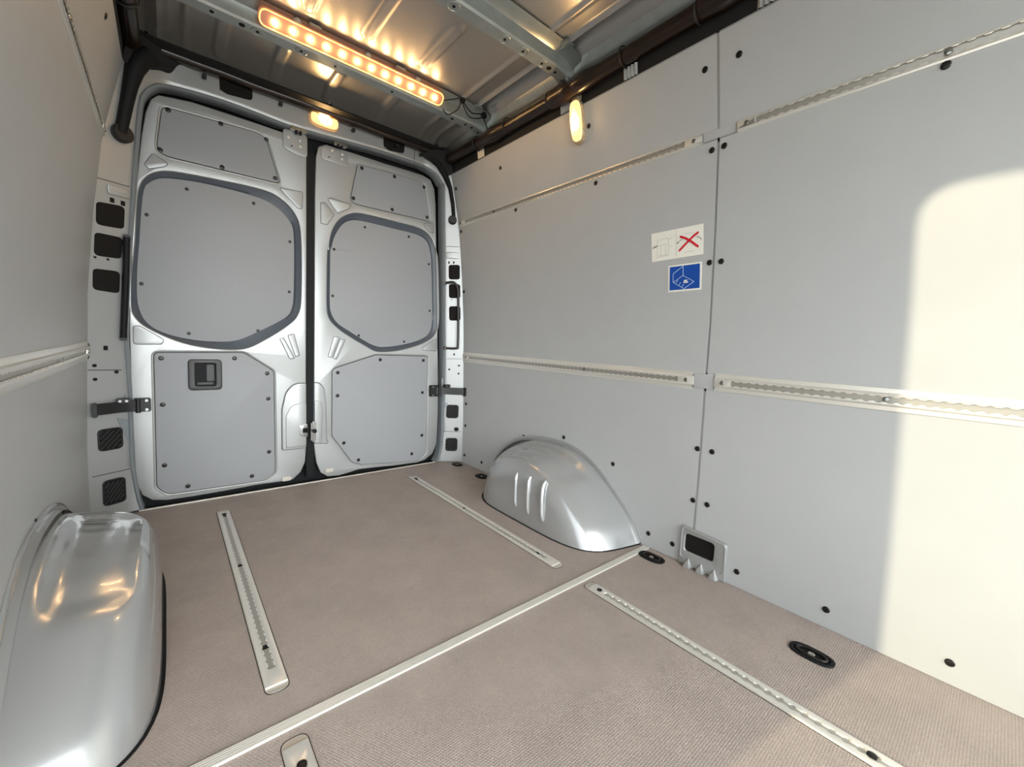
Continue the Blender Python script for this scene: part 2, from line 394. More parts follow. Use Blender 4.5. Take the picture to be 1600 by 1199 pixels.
def outer_of(p):
    x, z = p
    if z < 1.62: return (math.copysign(wf(z), x), z)
    cx = math.copysign(.45, x) if abs(x) > .45 else x
    if abs(x) <= .45: return (x, 1.945)
    d = Vector((x-cx, z-1.60)); k = 1
    while True:
        k += .01; q = Vector((cx, 1.60))+d*k
        if q.y > 1.945 or abs(q.x) > wf(q.y): return (q.x, min(q.y, 1.945))
bm = bmesh.new(); rows = []
for p in inner:
    o_ = outer_of(p); r = []
    for k in range(9):
        t = k/8; x = o_[0]*(1-t)+p[0]*t; z = o_[1]*(1-t)+p[1]*t; r.append((x, fy(x, z), z))
    x, y, z = r[-1]; c = Vector((0, .9)); n = (c-Vector((x, z))).normalized() if z > .2 else Vector((math.copysign(-1, x), 0))
    r.append((x+n.x*.004, y+.004, z+n.y*.004)); r.append((x+n.x*.006, y+.02, z+n.y*.006)); rows.append(r)
loft(bm, rows)
rear = struct('wall_rear', bm, 'paint', smooth=60)
# weatherstrip ring
bm = bmesh.new(); rows = []
for p in inner:
    x, z = p; y = fy(x, z); n = (Vector((0, .9))-Vector((x, z)))
    n = Vector((-math.copysign(1, x), 0)) if z < 1.62 else (Vector((math.copysign(.45, x) if abs(x) > .45 else x, 1.60))-Vector((x, z))).normalized()
    rows.append([(x+n.x*d, y+e, z+n.y*d) for d, e in ((-.001, .006), (.001, -.002), (.006, -.005), (.011, -.001), (.014, .006), (.015, .03), (.015, .06))])
loft(bm, rows); obj('weatherstrip', bm, 'seal', rear, smooth=60)
obj('door_gap_backing', bbox((-.90, 2.43, -.05), (.90, 2.44, 2.03)), 'rubber', rear, smooth=0)
obj('sill_plate', bbox((-.74, 2.361, -.05), (.74, 2.43, -.012)), 'rubber', rear, smooth=0)
# flat dark plates painting the shade inside pillar and header openings
def pil(pts, nm, m, r=.014, th=.002, bev=.0008, **k): return obj(nm, plate([rnd(pts, r)], mP, th, bev), m, rear, **k)
for q in ([(-0.8148, 1.2670), (-0.7374, 1.2758), (-0.7431, 1.1869), (-0.8189, 1.1813)], [(-0.8233, 1.1525), (-0.7461, 1.1526), (-0.7548, 1.0682), (-0.8283, 1.0651)], [(-0.8330, 1.0158), (-0.7597, 1.0184), (-0.7645, 0.9305), (-0.8366, 0.9355)]): pil(q, 'opening_shade_plate', 'hole', .016)
for q in ([(0.7500, 1.2771), (0.8095, 1.2822), (0.8148, 1.1922), (0.7556, 1.1875)], [(0.7571, 1.1590), (0.8178, 1.1637), (0.8247, 1.0768), (0.7629, 1.0723)], [(0.7655, 1.0222), (0.8268, 1.0264), (0.8325, 0.9354), (0.7716, 0.9315)]): pil(q, 'opening_shade_plate', 'hole', .016)
def seam(pts, parent=rear, r=.0013, m='hole', mp=mP, nm='seam'):
    bm = bmesh.new(); P = []
    for a, b in zip(pts, pts[1:]):
        for k in range(8): t = k/8; P.append(mp(a[0]*(1-t)+b[0]*t, a[1]*(1-t)+b[1]*t, .0002))
    P.append(mp(pts[-1][0], pts[-1][1], .0002)); tube(bm, P, r, 6); return obj(nm, bm, m, parent)
for s in ([(-0.8602, 0.6255), (-0.7682, 0.6205)], [(-0.8638, 0.1984), (-0.7568, 0.1972)], [(-0.8129, 1.3533), (-0.7219, 1.3569)], [(0.7673, 0.6858), (0.8476, 0.6897)], [(0.7558, 0.2055), (0.8627, 0.2055)], [(0.7302, 1.3878), (0.8007, 1.3903)]): seam(s)
def pdot(pts, r, rh=None):
    for x, z in pts:
        rh_ = rh or r
        pil([(x-r, z-rh_), (x+r, z-rh_), (x+r, z+rh_), (x-r, z+rh_)], 'hole_shade_patch', 'hole', min(r, rh_)*.95 if not rh else .001, .0012, 0)  # dark patch on the surface painting the shade inside a small hole
pdot([(-0.8422, 0.6421), (-0.7831, 0.6134), (-0.8425, 0.5879)], .006)
pdot([(0.7839, 0.6179), (0.8354, 0.6453), (0.8358, 0.5929)], .0055)
pdot([(-0.7722, 1.2867), (-0.7424, 1.2860), (-0.8099, 0.7110)], .006, .009); pdot([(-0.8253, 1.0587), (-0.7917, 1.0583)], .004)
pdot([(0.7512, 1.2910), (0.7764, 1.2931), (0.8061, 0.7168)], .004, .007); pdot([(0.7787, 1.0639), (0.8094, 1.0661)], .004, .002)
pdot([(0.8371, 0.2222)], .013)
# embossed bands on pillars
for q in ([(-0.7853, 1.3445), (-0.7207, 1.3380), (-0.7217, 1.3084), (-0.7834, 1.3058)], [(0.7323, 1.3533), (0.7962, 1.3551), (0.7986, 1.3165), (0.7346, 1.3148)]): pil(q, 'embossed_pad', 'paint', .006, .006, .0025)
# pressed pocket round the check straps
for q in ([(-0.7922, 0.4466), (-0.7600, 0.5250), (-0.7570, 0.4406)], [(-0.7893, 0.4247), (-0.7560, 0.4131), (-0.7493, 0.3152), (-0.7643, 0.3297)], [(0.7711, 0.4893), (0.7437, 0.5722), (0.7469, 0.4800), (0.7717, 0.4724)], [(0.7850, 0.3966), (0.7556, 0.3318), (0.7496, 0.4039)]): pil(q, 'strap_pocket', 'seal', .003, .002, .0005)
# header: dark plates painting the shade in the notches, upper edge foam
for q in ([(-0.4144, 1.9160), (-0.2907, 1.9168), (-0.2914, 1.8564), (-0.3876, 1.8473), (-0.4154, 1.8561)], [(0.3293, 1.9121), (0.4559, 1.9150), (0.4514, 1.8592), (0.3636, 1.8483), (0.3302, 1.8593)]): obj('notch_shade_plate', plate([rnd(q, .02)], mD(2.345), .004, .0015), 'hole', rear)
seam([(-0.4146, 1.9041), (-0.4132, 1.8517)], mp=mD(2.345)); seam([(0.5183, 1.9065), (0.5164, 1.8274)], mp=mD(2.345))

# ---------------------------------------------------------------- wiring ducts
hd = [(-0.6653, 1.8110), (-0.6154, 1.8420), (-0.5808, 1.8518), (-0.5528, 1.8963), (-0.5103, 1.9021), (-0.4169, 1.9031), (-0.2896, 1.9042), (-0.0597, 1.9046), (0.1025, 1.9090), (0.3219, 1.9075), (0.4504, 1.9092), (0.5264, 1.9091), (0.5886, 1.9110), (0.6284, 1.8648), (0.7049, 1.8128)]
ht = [(-0.6978, 1.9885), (-0.6316, 1.9707), (-0.5089, 1.9661), (-0.2250, 1.9640), (0.2601, 1.9592), (0.4849, 1.9556), (0.7403, 1.9590)]
t = thing('wiring_duct', 'long dark brown wiring duct running over the top of the rear doors', 'wiring duct', (0, 2.33, 1.87))
top = [(-.70, 1.86), (-.70, 1.925), (-.66, 1.943), (-.3, 1.946), (.3, 1.946), (.66, 1.943), (.695, 1.925), (.71, 1.86)]
obj('foam_cover', plate([cat(hd, 3, closed=False)+top[::-1]], lambda u, v, w: (u, fy(u, v)-.0015-w, v), .012, .003), 'foam', t)
for s_ in (-1, 1): obj('foam_cover', plate([rnd([(s_*.725, 1.80), (s_*.700, 1.94), (s_*.56, 1.945), (s_*.56, 1.880), (s_*.64, 1.84), (s_*.68, 1.78)], .02)], lambda u, v, w: (u, fy(u, v)-.010-w, v), .012, .004), 'foam', t)
obj('duct_tube', tube(bmesh.new(), [(-.64, 2.318, 1.910), (-.60, 2.318, 1.916)]+[(-.5+.1*k, 2.318, 1.915+.002*math.sin(k*2.1)) for k in range(11)]+[(.60, 2.318, 1.916), (.64, 2.316, 1.910)], .020, 14), 'duct', t)
for x in (-.47, -.18, .16, .40, .55): obj('cable_clip', bbox((x-.008, 2.318, 1.872), (x+.008, 2.338, 1.888), .002), 'black', t)
def side_duct(s, label):
    t = thing('wiring_duct', label, 'wiring duct', (s*.70, 1.3, 1.85))
    pts = []; y = 2.245
    rs = []
    while y > -.9:
        b = .012*max(0, math.sin(y*11.0+.6))**3 + (.014 if abs(y-1.33) < .06 else 0)
        pts.append((s*(.698-.15*b), y, 1.872+.006*math.sin(y*3.1))); rs.append(.029+b*.8); y -= .02
    obj('duct_tube', tube(bmesh.new(), pts, rs, 16), 'duct', t)
    obj('foam_backing', bbox((min(s*.721, s*.745), -.95, 1.800), (max(s*.721, s*.745), 2.25, 1.875), .003), 'foam', t)
    for yy in (1.96, 1.70, 1.40, 1.02, .74, .44, .05): obj('duct_strap', tube(bmesh.new(), [(s*.698+.0345*math.cos(a), yy, 1.872+.0345*math.sin(a)) for a in [k*math.pi/10 for k in range(20)]], .003, 6, closed=True), 'black', t)
    return t
side_duct(1, 'thick dark brown wiring duct along the top of the right wall')
side_duct(-1, 'thick dark brown wiring duct along the top of the left wall')
for yy, lab in ((1.955, 'farthest small silver bracket peeking out above the right wall boards'), (1.33, 'small silver bracket above the right wall boards beside the side lamp'), (1.005, 'small silver bracket above the right wall boards between side lamp and board joint'), (.545, 'nearest small silver bracket above the right wall boards, at the top picture edge')):
    bm = bmesh.new()
    ol = []
    for k in range(9): ol.append((yy-.030+.06*k/8, ZT-.004, (.004 if k % 2 else .0)))
    loft(bm, [[(.7235-d*1.5-.002*0-.002, y_, ZT-.004) for y_, _, d in ol], [(.7155-d*1.5, y_, 1.842) for y_, _, d in ol], [(.735, y_, 1.846) for y_, _, d in ol]])
    tag(obj('metal_bracket', bm, 'paint'), lab, 'bracket', 'brackets above the right wall boards')
# pillar ducts with round ends
def pillar_duct(path, r, disc, dr, label, s):
    t = thing('pillar_duct', label, 'wiring duct', (disc[0], fy(*disc)-.02, disc[1]))
    pts = [Vector((x, fy(x, z)-.012, z)) for x, z in path]
    bm = bmesh.new(); tube(bm, pts, r, 12)
    obj('duct_tube', bm, 'rubber', t)
    obj('round_end', lathe(bmesh.new(), [(dr, 0), (dr, .018), (dr*.88, .023), (.0001, .023)], (disc[0], fy(*disc), disc[1]), (-s*.5, -.85, 0), 28), 'black', t)
pillar_duct([(-0.7384, 1.5468), (-0.7274, 1.6045), (-0.7162, 1.6667), (-0.7051, 1.7290), (-0.6922, 1.7879), (-0.6764, 1.8297), (-0.6491, 1.8713)], [.019, .020, .021, .024, .030, .034, .034], [(-0.7385, 1.5445)][0], .034, 'black duct with a round flat end on the left rear pillar', -1)
pillar_duct([(0.7543, 1.5534), (0.7420, 1.6335), (0.7209, 1.7224), (0.6888, 1.7906), (0.6524, 1.8471), (0.6121, 1.8779)], [.011, .012, .013, .018, .020, .018], [(0.7535, 1.5440)][0], .026, 'black duct with a small round end on the right rear pillar', 1)

# ---------------------------------------------------------------- rear doors
YD = 2.36
fD = mD(YD)
def ribbed(pts, parent, m='paint', closed=True, r=.0022, y=YD, nm='groove_rim'):
    P = [(a, y-.0004, b) for a, b in pts]
    return obj(nm, tube(bmesh.new(), P, r, 8, closed=closed), m, parent)
def door(n, outline, up, win_in, win_out, low, label):
    d = struct(n, plate([outline, up, win_out, low], mD(YD+.022), .022, .005, 3), 'paint', None, label)
    obj('inner_shell', plate([inset(outline, .006)], mD(YD+.060), .006, 0), 'rubber', d, smooth=0)
    return d
def flat_panel(nm, outline, y, parent, screws, me=None, rim=True):
    p = obj(nm, plate([inset(outline, .0015)], mD(y+.004), .004, .0008), 'door_panel', parent)
    for x, z in screws: screw((x, y, z), (0, -1, 0), p, me)
    return p
# left leaf
LO = [(-0.6238, 1.7583), (-0.5932, 1.7629), (-0.5126, 1.7739), (-0.4110, 1.7729), (-0.2763, 1.7725), (-0.1563, 1.7698), (-0.0855, 1.7671), (-0.0636, 1.7577), (-0.0583, 1.7289), (-0.0587, 1.1866), (-0.0615, 0.6769), (-0.0622, 0.5280), (-0.0619, 0.1962), (-0.0667, 0.1195), (-0.0888, 0.0666), (-0.1260, 0.0328), (-0.1804, 0.0305), (-0.2951, 0.0332), (-0.4024, 0.0293), (-0.5507, 0.0262), (-0.6376, 0.0278), (-0.6896, 0.0389), (-0.7225, 0.0691), (-0.7376, 0.1209), (-0.7428, 0.1845), (-0.7440, 0.3810), (-0.7443, 0.5323), (-0.7419, 0.8012), (-0.7348, 0.9987), (-0.7216, 1.2069), (-0.7011, 1.4019), (-0.6802, 1.5833), (-0.6658, 1.6751), (-0.6484, 1.7312)]
LU = rnd([(-0.6127, 1.7188), (-0.2403, 1.7337), (-0.1785, 1.5267), (-0.6383, 1.5217)], [.026, .06, .018, .045], 8)
LWI = cat([(-0.6815, 1.3625), (-0.7007, 1.1506), (-0.7121, 1.0039), (-0.7115, 0.8894), (-0.6850, 0.8184), (-0.6270, 0.7776), (-0.5339, 0.7535), (-0.4461, 0.7482), (-0.3631, 0.7576), (-0.2833, 0.7986), (-0.1649, 0.8728), (-0.1265, 0.9213), (-0.1143, 1.0199), (-0.1134, 1.2918), (-0.1335, 1.3661), (-0.2010, 1.4243), (-0.2894, 1.4471), (-0.4616, 1.4531), (-0.5736, 1.4440), (-0.6267, 1.4318), (-0.6581, 1.4075)], 4)
LWO = cat([(-0.7020, 1.3081), (-0.7128, 1.1445), (-0.7289, 0.9995), (-0.7324, 0.8865), (-0.7143, 0.8296), (-0.6646, 0.7869), (-0.5645, 0.7386), (-0.4486, 0.7162), (-0.3406, 0.7193), (-0.2602, 0.7593), (-0.1467, 0.8448), (-0.0992, 0.9066), (-0.0855, 1.0054), (-0.0864, 1.2930), (-0.1125, 1.3969), (-0.1858, 1.4617), (-0.2795, 1.4788), (-0.4628, 1.4738), (-0.5734, 1.4664), (-0.6259, 1.4538), (-0.6670, 1.4241), (-0.6901, 1.3796)], 4)
LL = rnd([(-0.6672, 0.6935), (-0.3382, 0.7009), (-0.2114, 0.6104), (-0.2080, 0.0866), (-0.2529, 0.0504), (-0.6369, 0.0545), (-0.6730, 0.0942)], [.02, .05, .03, .03, .02, .04, .03], 6)
dl = door('door_1', LO, LU, LWI, LWO, LL, 'left rear door leaf, silver painted metal with three grey panels and a black pull handle')
flat_panel('upper_panel', LU, YD+.001, dl, [(-0.5935, 1.7103), (-0.4119, 1.7205), (-0.2346, 1.7126), (-0.6235, 1.5410), (-0.4103, 1.5349), (-0.1990, 1.5464)])
wp = flat_panel('window_panel', inset(LWI, -.006), 2.385, dl, [(-0.5373, 1.4116), (-0.2865, 1.4125), (-0.6736, 1.2718)]+[(-0.1310, 1.2632), (-0.6981, 0.9825), (-0.1350, 1.0135), (-0.5447, 0.7812), (-0.2750, 0.8084)], SCREW_S)
lp = flat_panel('lower_panel', LL, YD+.001, dl, [(-0.6431, 0.6690), (-0.3760, 0.6726), (-0.2410, 0.5985), (-0.6432, 0.4647), (-0.2372, 0.4709), (-0.6444, 0.1904), (-0.2359, 0.1976), (-0.5642, 0.0794), (-0.3118, 0.0834)])
def rim_ring(outer, inner_, parent):
    a = outer; b = inner_; n = len(a)
    def rs(poly, N):
        L = [0]; P = [Vector(p) for p in poly]+[Vector(poly[0])]
        for i in range(len(P)-1): L.append(L[-1]+(P[i+1]-P[i]).length)
        out = []; j = 0
        for k in range(N):
            t = L[-1]*k/N
            while L[j+1] < t: j += 1
            f = (t-L[j])/(L[j+1]-L[j]); out.append(P[j].lerp(P[j+1], f))
        return out
    c = Vector((sum(p[0] for p in a)/n, sum(p[1] for p in a)/n))
    def polar(poly, N=120):
        out = []
        for k in range(N):
            th = 2*math.pi*k/N; d = Vector((math.cos(th), math.sin(th))); best = None
            for i in range(len(poly)):
                p = Vector(poly[i-1])-c; q = Vector(poly[i])-c; e = q-p
                den = d.x*e.y-d.y*e.x
                if abs(den) < 1e-12: continue
                s = (p.x*e.y-p.y*e.x)/den; u = (p.x*d.y-p.y*d.x)/den
                if s > 0 and -1e-6 <= u <= 1+1e-6: best = s if best is None else max(best, s)
            out.append((c+d*best))
        return out
    A, B = polar(a), polar(b); rows = []
    for p, q in zip(A, B):
        rows.append([(p.x, YD+.010, p.y), (p.x*.8+q.x*.2, YD+.013, p.y*.8+q.y*.2), (p.x*.4+q.x*.6, YD+.019, p.y*.4+q.y*.6), (q.x, 2.3835, q.y), (q.x, 2.39, q.y)])
    bm = bmesh.new(); loft(bm, rows, close=True); return obj('window_recess_rim', bm, 'recess', parent, 'sloped rim with its shade painted in dark blue grey', smooth=70)
rim_ring(LWO, LWI, dl)
for r_ in (LU, LL): ribbed(inset(r_, -.007), dl)
def emboss(pts, parent, r=.012, h=.0022, nm='pressed_pad', bev=.001, m='paint'):
    q = rnd(pts, r); o = obj(nm, plate([q], mD(YD+.0005), h+.0005, bev), m, parent)
    obj('pad_outline', tube(bmesh.new(), [(a, YD-.0002, b) for a, b in inset(q, -.0012)], .0011, 6, closed=True), 'recess', o); return o
emboss([(-0.6747, 1.4693), (-0.6469, 1.5189), (-0.5991, 1.4920), (-0.6124, 1.4771), (-0.6612, 1.4543)], dl, .006)
emboss([(-0.1842, 1.5072), (-0.0772, 1.5125), (-0.0810, 1.4315), (-0.0993, 1.4295)], dl, .008)
emboss([(-0.7281, 0.8020), (-0.7091, 0.8046), (-0.6314, 0.7493), (-0.6399, 0.7303), (-0.7294, 0.7271)], dl, .01)
emboss([(-0.1832, 0.7720), (-0.1673, 0.7792), (-0.1178, 0.6761), (-0.1386, 0.6725)], dl, .004)
emboss([(-0.1469, 0.7914), (-0.1196, 0.8009), (-0.0936, 0.6914), (-0.1118, 0.6845)], dl, .004)
# pull handle in the lower left panel
hx0, hx1, hz0, hz1 = bounds([(-0.5510, 0.6631), (-0.4268, 0.6659), (-0.4292, 0.5247), (-0.5523, 0.5290)])
hb = rnd([(hx0, hz0), (hx1, hz0), (hx1, hz1), (hx0, hz1)], .018, 8)
cx0, cx1, cz0, cz1 = bounds([(-0.5245, 0.6452), (-0.4516, 0.6478), (-0.4535, 0.5444), (-0.5266, 0.5465)])
hole_ = rnd([(cx0, cz0), (cx1, cz0), (cx1, cz1), (cx0, cz1)], .006, 4)
ph = obj('pull_handle', plate([hb, hole_], mD(YD), .012, .004), 'handle_grey', dl, 'charcoal plastic recessed pull handle')
obj('handle_recess', bbox((cx0-.004, YD-.0045, cz0-.004), (cx1+.004, YD-.0035, cz1+.004)), 'rubber', ph, smooth=0)
obj('handle_lever', bbox((cx0+(cx1-cx0)*.55, YD-.013, cz0+.022), (cx1-.006, YD-.004, cz1-.006), .003), 'handle_grey', ph)
obj('handle_lip', bbox((cx0+.006, YD-.010, cz0+.006), (cx1-.01, YD-.004, cz0+.016), .002), 'handle_grey', ph)
# hollow round the lock on the inner edges
emboss([(-0.1779, 0.1983), (-0.1781, 0.4124), (-0.1593, 0.5028), (-0.1182, 0.5472), (-0.0632, 0.5459), (-0.0634, 0.1964)], dl, [.01, .05, .09, .06, .01, .01], .010, 'lock_boss', .0045)
emboss([(-0.1608, 0.2088), (-0.1614, 0.3778), (-0.1336, 0.4347), (-0.0632, 0.4434), (-0.0634, 0.2095)], dl, [.01, .04, .05, .01, .01], .013, 'lock_boss', .003)
obj('latch', plate([rnd([(-0.0991, 0.3217), (-0.0570, 0.3282), (-0.0571, 0.2569), (-0.0992, 0.2701)], .006)], mD(YD-.011), .004, .001), 'steel', dl, 'silver latch plate')
obj('latch_slot', plate([[(-0.0821, 0.3072), (-0.0586, 0.3075), (-0.0587, 0.2814), (-0.0821, 0.2839)]], mD(YD-.015), .002, 0), 'hole', dl)
def hinge_plate(q, dots, parent, roller):
    p = obj('top_lock_plate', plate([rnd(q, .018)], mD(YD), .005, .002), 'paint', parent, 'rounded plate with four bolts')
    for (x, z), r in dots: obj('bolt', lathe(bmesh.new(), [(r, 0), (r, .002), (r*.7, .003), (.0001, .003)], (x, YD-.005, z), (0, -1, 0), 14), 'hole' if r < .005 else 'alu_dull', p)
    x0, x1, z0, z1 = bounds(roller); y0 = YD-.03
    b_ = obj('top_latch', bbox((x0, y0, z0), (x1, YD-.005, z1), .004), 'steel', parent, 'small bright latch block')
    for k in (.35, .6): obj('latch_roller', tube(bmesh.new(), [(x0+(x1-x0)*k, y0+.006, z0-.012), (x0+(x1-x0)*k, y0+.006, z0+.004)], .006, 10), 'rubber', b_)
hinge_plate([(-0.1645, 1.7890), (-0.0562, 1.7891), (-0.0563, 1.6805), (-0.1145, 1.6830), (-0.1650, 1.7004)], list(zip([(-0.1411, 1.7528), (-0.0891, 1.7553), (-0.0877, 1.7270), (-0.1272, 1.7164)], (.0065, .0065, .0065, .0035))), dl, [(-0.1353, 1.7963), (-0.0636, 1.8055), (-0.0636, 1.7926), (-0.1340, 1.7849)])
# right leaf
RO = [(-0.0037, 1.7558), (0.0348, 1.7778), (0.0984, 1.7794), (0.1807, 1.7797), (0.3414, 1.7789), (0.4965, 1.7827), (0.5834, 1.7822), (0.6352, 1.7709), (0.6631, 1.7222), (0.6749, 1.6341), (0.6920, 1.3090), (0.7131, 0.9018), (0.7297, 0.5518), (0.7350, 0.3261), (0.7318, 0.1250), (0.7035, 0.0596), (0.6486, 0.0246), (0.5969, 0.0154), (0.4552, 0.0185), (0.3283, 0.0265), (0.2182, 0.0307), (0.1681, 0.0218), (0.1101, 0.0129), (0.0480, 0.0181), (0.0111, 0.0463), (-0.0104, 0.1038), (-0.0219, 0.1911), (-0.0252, 0.2622), (-0.0238, 0.5268), (-0.0226, 0.8796), (-0.0214, 1.2736), (-0.0201, 1.5289), (-0.0158, 1.7023)]
RU = rnd([(0.1958, 1.7307), (0.5941, 1.7469), (0.6394, 1.5268), (0.1544, 1.5183)], [.022, .045, .014, .035], 8)
RWI = cat([(0.0684, 1.2669), (0.0821, 1.3263), (0.1205, 1.3982), (0.1708, 1.4343), (0.2379, 1.4439), (0.3969, 1.4417), (0.5706, 1.4360), (0.6361, 1.4055), (0.6587, 1.3476)]+[(0.6684, 1.2811), (0.6809, 1.0716), (0.6853, 0.9348), (0.6722, 0.8562), (0.6161, 0.8062), (0.4976, 0.7678), (0.3766, 0.7482), (0.3186, 0.7520), (0.2621, 0.7753), (0.1690, 0.8288), (0.1025, 0.8699), (0.0701, 0.9192), (0.0614, 0.9768), (0.0620, 1.1503), (0.0636, 1.2577)], 4)
RWO = cat([(0.0475, 1.2526), (0.0642, 1.3468), (0.1055, 1.4222), (0.1767, 1.4688), (0.2664, 1.4777), (0.4268, 1.4758), (0.5749, 1.4704), (0.6548, 1.4257), (0.6859, 1.3490)]+[(0.6977, 1.2828), (0.7117, 1.0735), (0.7152, 0.9107), (0.6884, 0.8315), (0.6133, 0.7811), (0.4865, 0.7393), (0.3834, 0.7220), (0.3092, 0.7242), (0.2452, 0.7560), (0.1610, 0.8022), (0.0950, 0.8471), (0.0525, 0.8954), (0.0411, 0.9666), (0.0418, 1.1448), (0.0441, 1.2508)], 4)
RL = rnd([(0.0692, 0.6184), (0.3095, 0.7009), (0.6500, 0.6986), (0.6575, 0.0703), (0.6016, 0.0242), (0.2382, 0.0572), (0.1791, 0.0832), (0.0696, 0.2469)], [.03, .05, .02, .03, .05, .03, .03, .04], 6)
dr_ = door('door_2', RO, RU, RWI, RWO, RL, 'right rear door leaf, silver painted metal with three grey panels')
flat_panel('upper_panel', RU, YD+.001, dr_, [(0.2180, 1.7161), (0.4049, 1.7249), (0.5922, 1.7165), (0.1744, 1.5466), (0.3948, 1.5394), (0.6184, 1.5463)])
flat_panel('window_panel', inset(RWI, -.006), 2.385, dr_, [(0.2475, 1.4142), (0.5130, 1.4143), (0.0824, 1.2644)]+[(0.6514, 1.2743), (0.0767, 1.0163), (0.6662, 0.9865), (0.2202, 0.8085), (0.4972, 0.7844)], SCREW_S)
flat_panel('lower_panel', RL, YD+.001, dr_, [(0.3385, 0.6735), (0.6184, 0.6723), (0.0987, 0.5994), (0.0981, 0.4714), (0.6177, 0.4682), (0.6219, 0.1905), (0.1340, 0.1991), (0.2180, 0.0879), (0.5547, 0.0781)])
rim_ring(RWO, RWI, dr_)
for r_ in (RU, RL): ribbed(inset(r_, -.007), dr_)
emboss([(0.0417, 1.5112), (0.0634, 1.5187), (0.1632, 1.5098), (0.1476, 1.4834), (0.0913, 1.4505)], dr_, .006)
emboss([(0.0084, 1.4825), (0.0297, 1.4877), (0.0754, 1.4399), (0.0402, 1.3801), (0.0100, 1.3805)], dr_, .006)
emboss([(0.5922, 1.5005), (0.6611, 1.5250), (0.6659, 1.4648), (0.6349, 1.4626)], dr_, .006)
emboss([(0.6108, 0.7359), (0.6103, 0.7529), (0.6941, 0.8075), (0.7109, 0.8047), (0.7113, 0.7350)], dr_, .008)
emboss([(0.0775, 0.7961), (0.1062, 0.7922), (0.0689, 0.6820), (0.0477, 0.6876)], dr_, .004)
emboss([(0.1113, 0.7828), (0.1361, 0.7808), (0.0925, 0.6748), (0.0746, 0.6776)], dr_, .004)
emboss([(-0.0249, 0.5495), (0.0051, 0.5451), (0.0274, 0.5111), (0.0368, 0.4359), (0.0410, 0.2309), (0.0518, 0.2066), (-0.0246, 0.2159)], dr_, [.01, .03, .04, .04, .02, .01, .01], .009, 'lock_boss', .004)
emboss([(-0.0234, 0.4541), (0.0088, 0.4450), (0.0194, 0.3995), (0.0129, 0.2113), (-0.0232, 0.2157)], dr_, .012, .012, 'lock_boss', .003)
hinge_plate([(0.0090, 1.7663), (0.1415, 1.7697), (0.1443, 1.6944), (0.0829, 1.6967), (0.0092, 1.6979)], list(zip([(0.0622, 1.7567), (0.1136, 1.7526), (0.1124, 1.7276), (0.0469, 1.7183)], (.0065, .0065, .0065, .0035))), dr_, [(0.0633, 1.7955), (0.1307, 1.8019), (0.1308, 1.7882), (0.0654, 1.7820)])
# lock striker on the right leaf
lk = obj('lock', bbox(tuple(V([(-0.0444, 0.3341)][0][0], YD-.03, [(-0.0444, 0.2291)][0][1])), tuple(V([(-0.0188, 0.3319)][0][0], YD-.002, [(-0.0444, 0.3410)][0][1])), .008), 'steel', dr_, 'bright metal lock')
obj('lock_button', lathe(bmesh.new(), [(.011, 0), (.011, .008), (.0001, .008)], ([(-0.0284, 0.2906)][0][0], YD-.03, [(-0.0284, 0.2906)][0][1]), (0, -1, 0), 14), 'rubber', lk)
for d_, c in ((dl, [(-0.1579, 0.0437)][0]), (dr_, [(0.0547, 0.0537)][0])):
    obj('bottom_catch', bbox((c[0]-.022, YD-.014, c[1]-.010), (c[0]+.022, YD+.001, c[1]+.012), .004), 'alu_dull', d_)
# black centre seal between the leaves
sx0, sx1 = [(-0.0626, 1.2020)][0][0], [(-0.0167, 1.2097)][0][0]
obj('centre_seal', bbox((sx0+.002, YD+.006, .03), (sx1-.002, YD+.035, 1.72), .004), 'rubber', dr_, 'black rubber strip in the gap between the leaves')

# ---------------------------------------------------------------- things on the pillars
def grille(q, label):
    x0, x1, z0, z1 = bounds(q); cx, cz = (x0+x1)/2, (z0+z1)/2; hx, hz = (x1-x0)/2, (z1-z0)/2
    t = thing('vent_grille', label, 'vent grille', (cx, fy(cx, cz), z0), 'vent grilles on the rear pillars')
    o_ = rnd([(x0, z0), (x1, z0), (x1, z1), (x0, z1)], .018)
    i_ = inset(o_, min(hx, hz)*.16)
    obj('grille_frame', plate([o_, i_], mP, .006, .0015), 'black', t)
    obj('grille_back', plate([i_], mP, .0012, 0), 'rubber', t)
    bm = bmesh.new()
    for k in range(-4, 5):
        c = k*.021; a = (-1, -1); L = 1.2
        pts = []
        for s_ in [j/12 for j in range(-12, 13)]:
            x = cx+s_*hx*1.2; z = cz+s_*hz*1.2+c
            if abs(x-cx) < hx*.84 and abs(z-cz) < hz*.84: pts.append(mP(x, z, .0035))
        if len(pts) > 2: tube(bm, pts, .0035, 6)
    obj('grille_slats', bm, 'handle_grey', t)
grille([(-0.8428, 0.3855), (-0.7747, 0.3759), (-0.7777, 0.2947), (-0.8450, 0.2985)], 'black slatted square vent grille on the left rear pillar below the door strap')
grille([(-0.8380, 0.1720), (-0.7726, 0.1537), (-0.7763, 0.0643), (-0.8385, 0.0783)], 'black square vent grille at the bottom of the left rear pillar')
grille([(0.7774, 0.3839), (0.8436, 0.3860), (0.8455, 0.2966), (0.7805, 0.2977)], 'black slatted square vent grille on the right rear pillar below the door strap')
grille([(0.7798, 0.1625), (0.8451, 0.1636), (0.8463, 0.0758), (0.7823, 0.0750)], 'black slatted square vent grille at the bottom of the right rear pillar')

